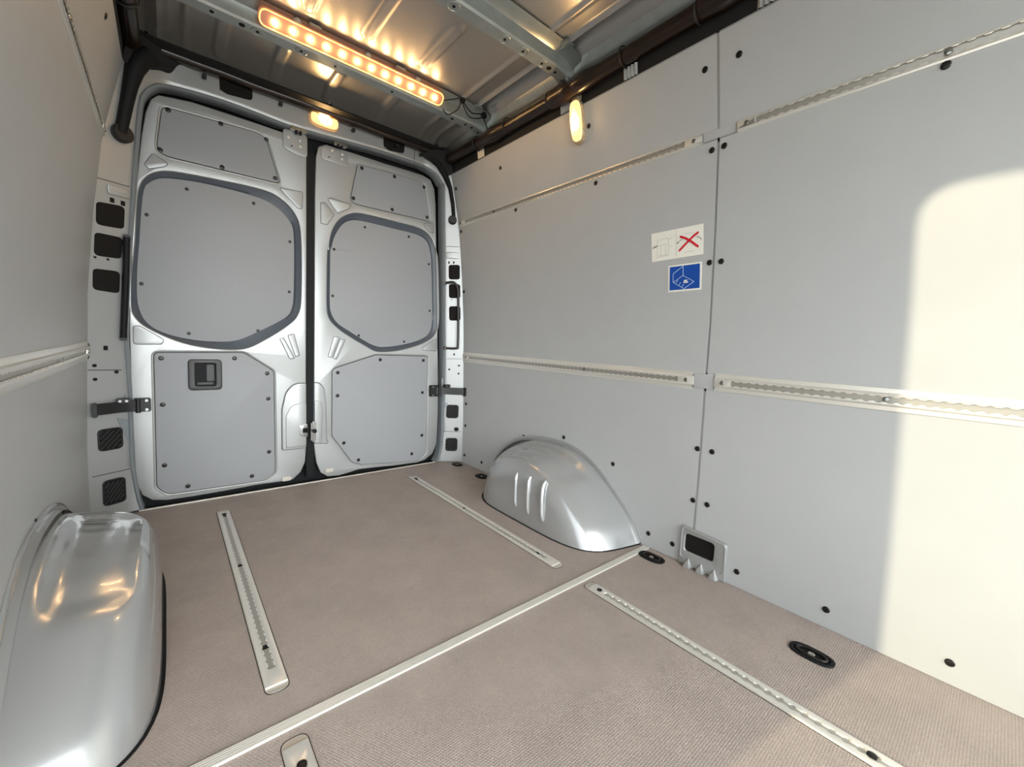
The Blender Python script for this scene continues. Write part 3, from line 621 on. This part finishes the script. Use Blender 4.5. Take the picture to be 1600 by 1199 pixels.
def strap(s, q_arm, q_br, label, xa, xb):
    """door check strap from pillar to leaf"""
    x0, x1, z0, z1 = bounds(q_br); zc = (z0+z1)/2
    t = thing('door_check_strap', label, 'door check strap', (s*.74, 2.33, z0))
    h = .022
    pts = [(xa, fy(xa, zc)-.030), (s*.80, fy(s*.80, zc)-.028), (s*.76, 2.315), (s*.73, 2.325), (xb, YD-.028)]
    bm = bmesh.new(); rows = []
    for (x, y) in pts:
        rows.append([(x, y, zc-h), (x, y, zc+h), (x, y+.012, zc+h), (x, y+.012, zc-h), (x, y, zc-h)])
    loft(bm, rows); bm.faces.new([bm.verts.new(p) for p in rows[0][:4]]); bm.faces.new([bm.verts.new(p) for p in rows[-1][:4]])
    obj('strap_arm', bm, 'black', t, smooth=25)
    obj('hook_end', bbox((xa-.007, fy(xa, zc)-.038, zc-h-.008), (xa+.007, fy(xa, zc)-.012, zc+h+.004), .003), 'black', t)
    br = obj('leaf_bracket', bbox((x0, YD-.024, z0), (x1, YD-.002, z1), .004), 'black', t)
    for z in (z0+.010, z1-.010): obj('bracket_bolt', lathe(bmesh.new(), [(.006, 0), (.006, .004), (.0001, .004)], (x0+(x1-x0)*(.75 if s < 0 else .3), YD-.024, z), (0, -1, 0), 12), 'steel', br)
    pb = obj('pillar_bracket', bbox((s*.765-.022, 2.295, z1-.012), (s*.765+.022, 2.33, z1+.006), .004), 'black', t)
    for dx in (-.010, .010): obj('bracket_bolt', lathe(bmesh.new(), [(.005, 0), (.005, .004), (.0001, .004)], (s*.765+dx, 2.295, z1-.003), (0, -1, 0), 12), 'steel', pb)
    obj('pivot_pin', tube(bmesh.new(), [(s*.722, YD-.036, zc-.03), (s*.722, YD-.036, zc+.03)], .008, 12), 'black', t)
strap(-1, None, [(-0.7363, 0.4991), (-0.6810, 0.4964), (-0.6826, 0.4403), (-0.7380, 0.4441)], 'black metal door check strap between the left pillar and the left rear door', -.845, -.70)
strap(1, None, [(0.6612, 0.5143), (0.7169, 0.5127), (0.7193, 0.4413), (0.6634, 0.4439)], 'black metal door check strap between the right pillar and the right rear door', .862, .70)

t = thing('grab_handle', 'slim dark grey tubular grab handle standing upright on the right rear pillar', 'grab handle', (.77, 2.29, 1.0))
ghx = [(x, z) for x, z in [(0.7295, 1.1619), (0.7616, 1.1695), (0.7819, 1.1559), (0.7929, 1.1254), (0.8005, 1.0366), (0.8098, 0.7858), (0.8005, 0.7572), (0.7511, 0.7555)]]
pts = [(x, fy(x, z)-(.012 if i in (0, len(ghx)-1) else .032), z) for i, (x, z) in enumerate(ghx)]
obj('grip_bar', tube(bmesh.new(), cat(pts, 5, closed=False), .0075, 12), 'handle_grey', t)
for p in (pts[0], pts[-1]): obj('mounting_boss', lathe(bmesh.new(), [(.012, -.004), (.012, .010), (.008, .014), (.0001, .014)], (p[0], p[1]+.004, p[2]), (0, -1, 0), 14), 'steel', t)
t = thing('grab_handle', 'black padded grab handle standing upright beside the left rear door', 'grab handle', (-.765, 2.31, 1.0))
gl = [(-0.7350, 1.1558), (-0.7383, 1.0848), (-0.7453, 0.9564), (-0.7532, 0.8265), (-0.7574, 0.7532)]
pts = [(x, fy(x, z)-.016, z) for x, z in gl]
obj('grip_bar', tube(bmesh.new(), cat(pts, 5, closed=False), .011, 12), 'rubber', t)
for p in (pts[0], pts[-1]): obj('mounting_boss', bbox((p[0]-.011, p[1]-.002, p[2]-.012), (p[0]+.011, p[1]+.022, p[2]+.012), .003), 'black', t)

# ---------------------------------------------------------------- lashing rails with keyhole slots
def slot_outline(y0, y1, pitch=.025, r=.0098, neck=.0062):
    """scalloped slot along u"""
    n = max(2, int(round((y1-y0)/pitch))); top = []
    for k in range(n):
        c = y0+pitch*(k+.5)
        a0 = math.asin(neck/r)
        for j in range(7):
            a = math.pi-a0-(math.pi-2*a0)*j/6; top.append((c+r*math.cos(a), r*math.sin(a)))
    return top+[(x, -z) for x, z in top[::-1]]
def wall_rail(y0, y1, zc, hw, side, label, lo, bolts=(), ends=()):
    f = mR if side > 0 else mL
    xm = side*wf(zc); t = thing('lashing_rail', label, 'lashing rail', (xm, (y0+y1)/2, zc-hw))
    sl = wf(zc+hw)-wf(zc-hw)
    def fn(u, v, w): return (side*(wf(zc)+sl*v/(2*hw)-w), u, zc+v)
    # stepped profile: thin outer flanges, raised middle with the slot
    k = .5 if lo else .62
    bm = bmesh.new(); ys = [y0, y1]
    prof = [(-hw, -.002), (-hw, .002), (-hw*.96, .003), (-hw*(k+.08), .0035), (-hw*k, .0085)]
    for sgn in (1, -1):
        rows = [[fn(y_, sgn*v, w) for v, w in prof] for y_ in [y0+(y1-y0)*q/6 for q in range(7)]]
        vs = loft(bm, rows)
        for r in (0, -1): bm.faces.new([vs[r][j] for j in range(5)])
    obj('rail_flange', bm, 'alu', t)
    step = .25; first = True
    s0 = slot_outline(y0+.055, y1-.055)
    core = plate([[(y0, -hw*k), (y1, -hw*k), (y1, hw*k), (y0, hw*k)], s0], lambda u, v, w: fn(u, v, w+.0045), .004, .0006, 1)
    obj('slotted_track', core, 'alu', t)
    obj('track_channel', plate([[(y0+.002, -hw*k*.95), (y1-.002, -hw*k*.95), (y1-.002, hw*k*.95), (y0+.002, hw*k*.95)]], lambda u, v, w: fn(u, v, w+.001), .001, 0), 'slot', t, smooth=0)
    for yb in list(bolts)+[y0+.028, y1-.028]:
        obj('rail_bolt', lathe(bmesh.new(), [(.0075, 0), (.0075, .002), (.0045, .0035), (.0001, .003)], fn(yb, 0, .0075), (-side, 0, 0), 14), 'steel', t)
    return t
wall_rail(.730, 2.262, .7025, .031, 1, 'wide aluminium lashing rail at mid height on the right wall, rear half', True, (1.25,))
wall_rail(-1.25, .655, .7035, .031, 1, 'wide aluminium lashing rail at mid height on the right wall in the sunlit front half', True, (.20, -.4))
wall_rail(.740, 2.262, 1.523, .0165, 1, 'narrow aluminium lashing rail high on the right wall, rear half', False, (1.9,))
wall_rail(-1.25, .628, 1.523, .0165, 1, 'narrow aluminium lashing rail high on the right wall towards the sunlit front', False, (.165,))
wall_rail(.52, 2.262, .700, .036, -1, 'wide aluminium lashing rail at mid height on the left wall', True, (1.7,))
wall_rail(.52, 2.262, 1.523, .0165, -1, 'narrow aluminium lashing rail high on the left wall', False, (1.5,))

def floor_rail(xc, y0, y1, hw, label, bolts, cap0, cap1, dark):
    t = thing('floor_rail', label, 'floor rail', (xc, (y0+y1)/2, 0))
    rim = rnd([(xc-hw-.003, y0-.022), (xc+hw+.003, y0-.022), (xc+hw+.003, y1+.022), (xc-hw-.003, y1+.022)], .02, 5)
    obj('routed_edge', plate([rim], mF, .0008, 0), 'hole', t, smooth=0)
    ins = rnd([(xc-hw-.0015, y0-.020), (xc+hw+.0015, y0-.020), (xc+hw+.0015, y1+.020), (xc-hw-.0015, y1+.020)], .019, 5)
    obj('end_filler', plate([ins], mF, .0012, 0), 'alu_dull', t, smooth=0)
    so = [(b, a) for a, b in slot_outline(y0+.05, y1-.05, .025, .0088, .0055)]
    so = [(xc+a, b) for a, b in so]
    obj('slotted_track', plate([[(xc-hw, y0), (xc+hw, y0), (xc+hw, y1), (xc-hw, y1)], so], mF, .0045, .0008, 1), 'alu', t)
    obj('track_channel', plate([[(xc-.012, y0+.045), (xc+.012, y0+.045), (xc+.012, y1-.045), (xc-.012, y1-.045)]], mF, .0018, 0), 'slot', t, smooth=0)
    for d in dark: obj('open_hole', lathe(bmesh.new(), [(.0085, 0), (.0085, .0026), (.0001, .0026)], (xc, d, 0), (0, 0, 1), 14), 'rubber', t)
    for b_ in bolts: obj('rail_bolt', lathe(bmesh.new(), [(.009, .0035), (.009, .006), (.006, .0075), (.0001, .007)], (xc, b_, 0), (0, 0, 1), 14), 'screw', t)
floor_rail(-.449, .995, 2.158, .0225, 'silver lashing rail set into the rear floor between left wheel arch and left rear door', (2.12,), 1, 1, (1.14, 1.615, 2.105))
floor_rail(.461, .99, 2.158, .0225, 'silver lashing rail set into the rear floor beside the right wheel arch', (2.115,), 1, 1, (1.09, 1.61, 2.10))
floor_rail(.461, -1.0, .822, .0225, 'long silver lashing rail set into the front floor, running to the lower right', (.79, .095), 1, 1, ())
floor_rail(-.449, -1.0, .815, .0225, 'silver lashing rail end at the bottom edge, in front of the joint strip', (.765, .735), 1, 1, (.775,))

# floor joint strip and rear sill edge
bm = bmesh.new(); prof = [(.858, 0), (.8585, .003), (.861, .0045)]
yy = .861
for k in range(4): prof += [(yy+.0035, .0045), (yy+.0040, .0028), (yy+.0050, .0028), (yy+.0055, .0045)]; yy += .0055
prof += [(.8845, .003), (.885, 0)]
loft(bm, [[(x, a, z) for a, z in prof] for x in (-.872, -.4, 0, .4, .868)])
tag(obj('floor_joint_strip', bm, 'alu', smooth=20), 'ribbed aluminium strip covering the joint across the brown floor', 'floor strip')
tag(obj('sill_strip', bbox((-.735, 2.352, 0), (.735, 2.366, .0045), .001), 'alu'), 'thin bright aluminium edge strip along the floor in front of the rear doors', 'floor strip')

# ---------------------------------------------------------------- lashing eyes
def eye(x, y, label, L=.052, w=.031):
    t = thing('lashing_eye', label, 'lashing eye', (x, y, 0), 'lashing eyes along the right wall')
    def oval(a, b, n=40, p=2.6):
        out = []
        for k in range(n):
            th = 2*math.pi*k/n; c, s = math.cos(th), math.sin(th)
            out.append((x+math.copysign(abs(c)**(2/p), c)*b, y+math.copysign(abs(s)**(2/p), s)*a))
        return out
    obj('bezel', plate([oval(L, w), oval(L*.80, w*.70)], mF, .005, .002), 'rubber', t)
    obj('bowl', plate([oval(L*.82, w*.72)], mF, .001, 0), 'hole', t)
    r = [(a, b, .0045) for a, b in oval(L*.66, w*.55, 36, 2.2)]
    obj('steel_ring', tube(bmesh.new(), r, .0038, 10, closed=True), 'screw', t)
    obj('centre_clamp', bbox((x-.007, y-.008, .0005), (x+.005, y+.008, .006), .002), 'slot', t)
eye(.705, .261, 'large black oval lashing eye in the floor right of the long floor rail')
eye(.808, .811, 'black oval lashing eye in the floor where the joint strip meets the right wall')
eye(.812, 1.952, 'black oval lashing eye in the floor just behind the right wheel arch', .045, .034)
eye(.815, 2.232, 'black oval lashing eye in the floor in the rear right corner under the pillar', .040, .030)

# ---------------------------------------------------------------- wheel arches
AP = [(.905, 0), (.955, .075), (1.049, .168), (1.164, .255), (1.27, .302), (1.37, .318), (1.50, .314), (1.604, .298), (1.72, .258), (1.82, .192), (1.89, .105), (1.925, 0)]
def arch(s, xin, label, extra):
    xw = .873
    t = thing('wheel_arch', label, 'wheel arch', (s*.75, 1.4, 0))
    prof = cat(AP, 9, closed=False)
    cy, cz = 1.40, 0.0; D = xw-xin
    rows = []
    # cross profile: a = how far from the wall (0..1), b = radial scale
    cp = []
    n = 26; e = 5.0
    for k in range(27): a = .87*k/26; cp.append((a, (1-a**e)**(1/e)))
    b0 = cp[-1][1]
    for k in range(1, 17): b = b0*(1-k/16)**1.0; cp.append(((1-b**e)**(1/e), b))
    for a, b in cp:
        r = []
        for (py, pz) in prof:
            dy = py-cy; dz = pz
            # plan corners are rounder at the rear end than at the front
            g = min(1, max(0, (py-1.10)/.09)); g = g*g*(3-2*g); g2 = min(1, max(0, (1.70-py)/.12)); g2 = g2*g2*(3-2*g2)
            h = max(0, 1-abs((a-.50)/.36)**3)**1.0 if abs(a-.50) < .36 else 0
            k_ = (1 if extra else .965)-.085*g*g2*h*h*(3-2*h)*(1 if b > .9 else 0)
            r.append((s*(xw-D*a), cy+dy*b*(((1-.13*min(1, a*8)-.30*a) if extra else (1-.02*min(1, a*8)-.17*a)) if dy > 0 else (1-.12*a)), dz*b*(1-.05*a)*k_))
        rows.append(r)
    bm = bmesh.new(); loft(bm, rows)
    obj('arch_shell', bm, 'arch', t, smooth=60)
    base = [(r_[0][0], r_[0][1]) for r_ in rows]+[(r_[-1][0], r_[-1][1]) for r_ in rows[::-1]]
    bl = inset([p for i, p in enumerate(base) if i == 0 or (Vector(p)-Vector(base[i-1])).length > .002], -.007)
    bl = [(max(-.872, min(.872, a)), b) for a, b in bl]
    obj('floor_gap_seal', plate([bl], mF, .0012, 0), 'rubber', t, 'black gap line in the floor', smooth=0)
    # pressed flange lying on the wall board
    fo = [(cy+(py-cy)*1.035, pz*1.06 if pz > 0 else 0) for py, pz in prof]
    bm = bmesh.new()
    def xa(z): return s*(wf(z))
    rows = []
    for (py, pz), (qy, qz) in zip(prof, fo):
        rows.append([(xa(qz)-s*.0005, qy, qz), (xa(qz)-s*.006, qy, qz), (xa(qz)-s*.008, qy*.6+py*.4, qz*.6+pz*.4), (xa(pz)-s*.004, py, pz), (xa(pz)-s*.02, py*1.0+(cy-py)*.01, pz*.99)])
    loft(bm, rows); obj('arch_flange', bm, 'arch', t, 'bright folded rim against the wall', smooth=50)
    if extra == 'ribs':
        for (ya, za, yb, zb) in ((1.392, .212, 1.378, .062), (1.309, .218, 1.293, .056), (1.224, .222, 1.203, .058)):
            def sx(yy_, zz_):
                zt = 0
                for (p0, q0), (p1, q1) in zip(prof, prof[1:]):
                    if p0 <= yy_ <= p1: zt = q0+(q1-q0)*(yy_-p0)/(p1-p0)
                bb = min(.999, zz_/(zt*.95)); return xw-D*(1-bb**e)**(1/e)
            bm = bmesh.new()
            P = [(s*(sx(ya+(yb-ya)*q, za+(zb-za)*q)-(-.006 if q in (0, 1) else .001)), ya+(yb-ya)*q, za+(zb-za)*q) for q in (0, .12, .35, .6, .88, 1)]
            tube(bm, cat(P, 4, closed=False), .0085, 10)
            obj('stiffening_rib', bm, 'arch', t)
    return t
arch(1, .588, 'silver painted wheel arch against the right wall with three upright ribs', 'ribs')
arch(-1, .650, 'large silver painted wheel arch against the left wall in the lower left corner', None)

# ---------------------------------------------------------------- pillar foot bracket under the panel joint
t = thing('wall_foot_bracket', 'small pressed silver bracket with a dark window at the foot of the right wall', 'bracket', (.87, .66, 0))
fo = [(0.7355, 0.1386), (0.7201, 0.1504), (0.5763, 0.1447), (0.5648, 0.1302), (0.5629, 0.0814), (0.5592, -0.0004), (0.7329, -0.0108)]
fo = [(a, max(b, .001)) for a, b in fo]
y0, y1, z0, z1 = bounds(fo)
wo = [(0.7134, 0.1146), (0.6106, 0.1249), (0.6052, 0.0594), (0.7095, 0.0568)]
wy0, wy1, wz0, wz1 = bounds(wo)
body = rnd([(y0, 0.001), (y0+.002, z1-.010), (y1-.004, z1+.002), (y1, .001)], [.002, .016, .012, .002])
def mFt(u, v, w): return (wf(v)-w, u, v)
whole = rnd([(wy0, wz0), (wy1, wz0), (wy1, wz1), (wy0, wz1)], .014)
obj('bracket_plate', plate([body, whole], mFt, .011, .004), 'paint', t)
obj('bracket_rim', tube(bmesh.new(), [mFt(a, b, .010) for a, b in rnd([(y0+.006, .03), (y0+.009, z1-.016), (y1-.010, z1-.004), (y1-.008, .03)], .012) if b > .029], .0035, 8), 'paint', t)
obj('dark_window', plate([inset(whole, -.002)], mFt, .002, 0), 'hole', t)
for k in range(3):
    yc = y0+(y1-y0)*(.22+.27*k); bm = bmesh.new()
    loft(bm, [[mFt(yc-.018, .001, .010), mFt(yc-.018*.6, .012, .011), mFt(yc, .036, .011), mFt(yc+.018*.6, .012, .011), mFt(yc+.018, .001, .010)], [mFt(yc-.013, .001, .028), mFt(yc-.008, .014, .026), mFt(yc, .030, .013), mFt(yc+.008, .014, .026), mFt(yc+.013, .001, .028)], [mFt(yc, .001, .030), mFt(yc, .012, .028), mFt(yc, .028, .0135), mFt(yc, .012, .028), mFt(yc, .001, .030)]])
    obj('pressed_tooth', bm, 'paint', t, smooth=30)

# ---------------------------------------------------------------- stickers
def bar(bm, a, b, wd, f, w0=.0016, th=.0004):
    a = Vector(a); b = Vector(b); d = (b-a).normalized()*1.0; n = Vector((-d.y, d.x))*wd/2
    q = [a-n, b-n, b+n, a+n]; lo = [bm.verts.new(f(p.x, p.y, w0)) for p in q]; hi = [bm.verts.new(f(p.x, p.y, w0+th)) for p in q]
    bm.faces.new(hi); bm.faces.new(lo[::-1])
    for k in range(4): bm.faces.new((lo[k], lo[(k+1) % 4], hi[(k+1) % 4], hi[k]))
t = thing('safety_sticker', 'white rectangular instruction sticker with a red cross on the right wall', 'sticker', (wf(1.2), .85, 1.17))
ws = [(0.9303, 1.2490), (0.7292, 1.2512), (0.7242, 1.1490), (0.9240, 1.1439)]
obj('sticker_sheet', plate([ws], mR, .0012, 0), 'white', t, smooth=0)
def lines(pairs, wd, m, nm, lab=None, par=None, w0=.0014):
    bm = bmesh.new()
    for a, b in pairs: bar(bm, a, b, wd, mR, w0)
    return obj(nm, bm, m, par or t, lab, smooth=0)
z_ = '960,320,5.33'
def seg(p): return [(p[i], p[i+1]) for i in range(len(p)-1)]
lines(seg([(0.9035, 1.2208), (0.8602, 1.2236), (0.8540, 1.1651), (0.9024, 1.1634), (0.9035, 1.2208)])+seg([(0.8997, 1.2005), (0.8584, 1.2032)])+seg([(0.8887, 1.2011), (0.8862, 1.1614)])+seg([(0.8690, 1.2004), (0.8664, 1.1611)])+seg([(0.9088, 1.1576), (0.8558, 1.1619)])+seg([(0.8589, 1.2161), (0.8420, 1.2242)])+seg([(0.8555, 1.1921), (0.8417, 1.1935)])+seg([(0.8288, 1.2464), (0.8248, 1.1529)]), .0011, 'line', 'line_drawing')
lines(seg([(0.7963, 1.2273), (0.7629, 1.2259)])+seg([(0.7956, 1.1626), (0.7555, 1.1648)])+seg([(0.7623, 1.2148), (0.7314, 1.2006)]), .0011, 'line', 'line_drawing')
lines(seg([(0.9229, 1.1918), (0.9180, 1.2000)])+seg([(0.9168, 1.1937), (0.9125, 1.2019)])+seg([(0.9112, 1.1947), (0.9079, 1.2021)])+seg([(0.9067, 1.1967), (0.9019, 1.2039)])+seg([(0.9219, 1.1944), (0.9008, 1.2020)]), .0017, 'ink', 'caption_marks')
lines(seg([(0.8249, 1.1970), (0.8196, 1.2047)])+seg([(0.8211, 1.1973), (0.8136, 1.2046)])+seg([(0.8137, 1.2071), (0.8041, 1.2090)])+seg([(0.7395, 1.2079), (0.7313, 1.1986)])+seg([(0.7492, 1.2127), (0.7421, 1.2091)]), .0019, 'ink', 'caption_marks')
def round_bar(pts, wd, f, w0):
    bm = bmesh.new()
    for a, b in seg(pts): bar(bm, a, b, wd, f, w0, .0005)
    for p in pts:
        vs = [bm.verts.new(f(p[0]+wd/2*math.cos(k*math.pi/8), p[1]+wd/2*math.sin(k*math.pi/8), w0+.0006)) for k in range(16)]; bm.faces.new(vs)
    return bm
obj('red_cross', round_bar([(0.8121, 1.1724), (0.7989, 1.1840), (0.7768, 1.2031), (0.7623, 1.2148), (0.7463, 1.2239)], .0075, mR, .0020), 'red', t, 'hand painted red cross', smooth=0)
obj('red_cross', round_bar([(0.8092, 1.2198), (0.7888, 1.2108), (0.7657, 1.1949), (0.7435, 1.1770)], .0075, mR, .0028), 'red', t, 'hand painted red cross', smooth=0)
t = thing('load_sticker', 'small blue square sticker with a white border below the white sticker', 'sticker', (wf(1.0), .80, 1.0))
bs = [(0.8549, 1.1220), (0.7274, 1.1235), (0.7249, 1.0279), (0.8510, 1.0257)]
obj('sticker_border', plate([bs], mR, .0012, 0), 'white', t, smooth=0)
obj('blue_field', plate([[(0.8482, 1.1167), (0.7340, 1.1181), (0.7314, 1.0339), (0.8460, 1.0318)]], mR, .0018, 0), 'blue', t, smooth=0)
lines(seg([(0.7958, 1.1155), (0.8336, 1.0915), (0.8327, 1.0606), (0.7889, 1.0348), (0.7525, 1.0575), (0.7947, 1.0823), (0.8327, 1.0606)])+seg([(0.7958, 1.1155), (0.7947, 1.0823)])+seg([(0.8212, 1.0579), (0.8145, 1.0669)])+seg([(0.8090, 1.0492), (0.8033, 1.0582)])+seg([(0.7970, 1.0419), (0.7905, 1.0512)]), .0014, 'pale', 'line_drawing', None, t, .0020)
lines(seg([(0.7902, 1.0632), (0.7783, 1.0639)])+seg([(0.7917, 1.0573), (0.7744, 1.0576)]), .0042, 'white', 'caption_marks', None, t, .0020)

# ---------------------------------------------------------------- lamps
t = thing('light_bar', 'long glowing amber light bar with twelve bulbs under the roof', 'lamp', (.06, 1.875, 1.93))
lx0, lx1 = -.336, .432; ly, lz = 1.884, 1.960
nrm = Vector((0, -.72, -.69)).normalized(); tng = Vector((0, .69, -.72))
def mLb(u, v, w): p = Vector((u, ly, lz))+tng*v+nrm*w; return tuple(p)
obj('lamp_body', plate([rnd([(lx0, -.030), (lx1, -.030), (lx1, .030), (lx0, .030)], .028, 8)], lambda u, v, w: mLb(u, v, w-.020), .032, .006), 'amber', t)
obj('lamp_rim', tube(bmesh.new(), [mLb(a, b, .012) for a, b in rnd([(lx0+.003, -.027), (lx1-.003, -.027), (lx1-.003, .027), (lx0+.003, .027)], .026, 8)], .0028, 8, closed=True), 'lens_ring', t)
for k in range(12):
    x = lx0+.052+(lx1-lx0-.097)*k/11
    o = obj('led_bulb', lathe(bmesh.new(), [(.0085, 0), (.0080, .004), (.0045, .0075), (.0001, .008)], mLb(x, .002, .012), nrm, 14), 'led', t)
for x in (-.21, .06, .29): obj('mounting_clip', bbox((x-.012, ly-.034, lz+.012), (x+.012, ly-.006, lz+.034), .006), 'alu_dull', t)
bm = bmesh.new()
P = [(.43, 1.875, 1.955), (.47, 1.85, 1.965), (.50, 1.832, 1.975), (.53, 1.84, 1.965), (.58, 1.85, 1.945), (.63, 1.845, 1.955), (.66, 1.86, 1.95), (.70, 1.88, 1.92), (.715, 1.90, 1.88)]
tube(bm, cat(P, 5, closed=False), .0028, 8)
P = [(.43, 1.875, 1.915), (.46, 1.87, 1.90), (.50, 1.85, 1.93), (.515, 1.842, 1.965), (.56, 1.845, 1.92), (.61, 1.84, 1.925), (.66, 1.845, 1.955)]
tube(bm, cat(P, 5, closed=False), .0025, 8)
tag(obj('lamp_cable', bm, 'rubber'), 'thin black cable looping from the amber light bar to the right roof rail', 'cable')
tag(obj('chrome_knob', lathe(bmesh.new(), [(.012, 0), (.014, .006), (.014, .014), (.010, .022), (.0001, .024)], (.038, 2.325, 1.966), (0, -.6, -.8), 18), 'steel'), 'small round chrome knob under the roof near the rear dome lamp', 'knob')
tag(obj('cable_tie', bbox((.640, 1.835, 1.945), (.668, 1.86, 1.972), .006), 'rubber'), 'small black cable clip on the roof beam right of the light bar', 'cable clip', 'cable clips by the light bar')
tag(obj('cable_tie', bbox((.505, 1.825, 1.962), (.530, 1.85, 1.985), .006), 'rubber'), 'small black cable clip right at the end of the light bar', 'cable clip', 'cable clips by the light bar')

# dome lamp over the rear doors
t = thing('dome_lamp', 'glowing oval dome lamp on the metal header above the rear doors', 'lamp', (.012, 2.34, 1.84))
dq = [(-0.0539, 1.8588), (-0.0303, 1.9005), (0.0147, 1.9249), (0.0674, 1.9182), (0.0867, 1.8845), (0.0742, 1.8456), (0.0243, 1.8253), (-0.0362, 1.8319)]
x0, x1, z0, z1 = bounds(dq); cx, cz = (x0+x1)/2, (z0+z1)/2; hx, hz = (x1-x0)/2, (z1-z0)/2*.72
def ell(cx, cz, a, b, p=3.2, n=40):
    out = []
    for k in range(n):
        th = 2*math.pi*k/n; c, s = math.cos(th), math.sin(th)
        out.append((cx+math.copysign(abs(c)**(2/p), c)*a, cz+math.copysign(abs(s)**(2/p), s)*b))
    return out
obj('lamp_base', plate([ell(cx, cz, hx, hz)], mD(2.342), .012, .004), 'clear', t)
obj('lamp_lens', plate([ell(cx, cz, hx*.93, hz*.88)], mD(2.330), .014, .006, 4), 'lens', t)
for k in (.72, .50): obj('lens_ring', tube(bmesh.new(), [(a, 2.3155, b) for a, b in ell(cx, cz, hx*k, hz*k)], .0016, 6, closed=True), 'lens_ring', t)
obj('lamp_core', plate([ell(cx, cz, hx*.34, hz*.5, 2.2)], mD(2.318), .010, .004), 'lens_core', t)
# side lamp on the right wall
t = thing('side_lamp', 'glowing upright oval lamp high on the right wall below the wiring duct', 'lamp', (.72, 1.26, 1.66))
yc, zc = 1.262, 1.742; hy, hz = .031, .078
def mSl(u, v, w): return (wf(v)-w, u, v)
obj('lamp_base', plate([ell(yc, zc, hy*1.05, hz*1.05)], mSl, .016, .004), 'clear', t)
obj('lamp_lens', plate([ell(yc, zc, hy*.95, hz*.95)], lambda u, v, w: mSl(u, v, w+.015), .014, .006, 4), 'lens', t)
for k in (.74, .52): obj('lens_ring', tube(bmesh.new(), [mSl(a, b, .0295) for a, b in ell(yc, zc, hy*k, hz*k)], .0016, 6, closed=True), 'lens_ring', t)
obj('lamp_core', plate([ell(yc, zc-.010, hy*.5, hz*.30, 2.2)], lambda u, v, w: mSl(u, v, w+.027), .012, .004), 'lens_core', t)
obj('lamp_bracket', bbox((.700, yc-.02, zc+hz), (.724, yc+.02, zc+hz+.022), .004), 'clear', t)
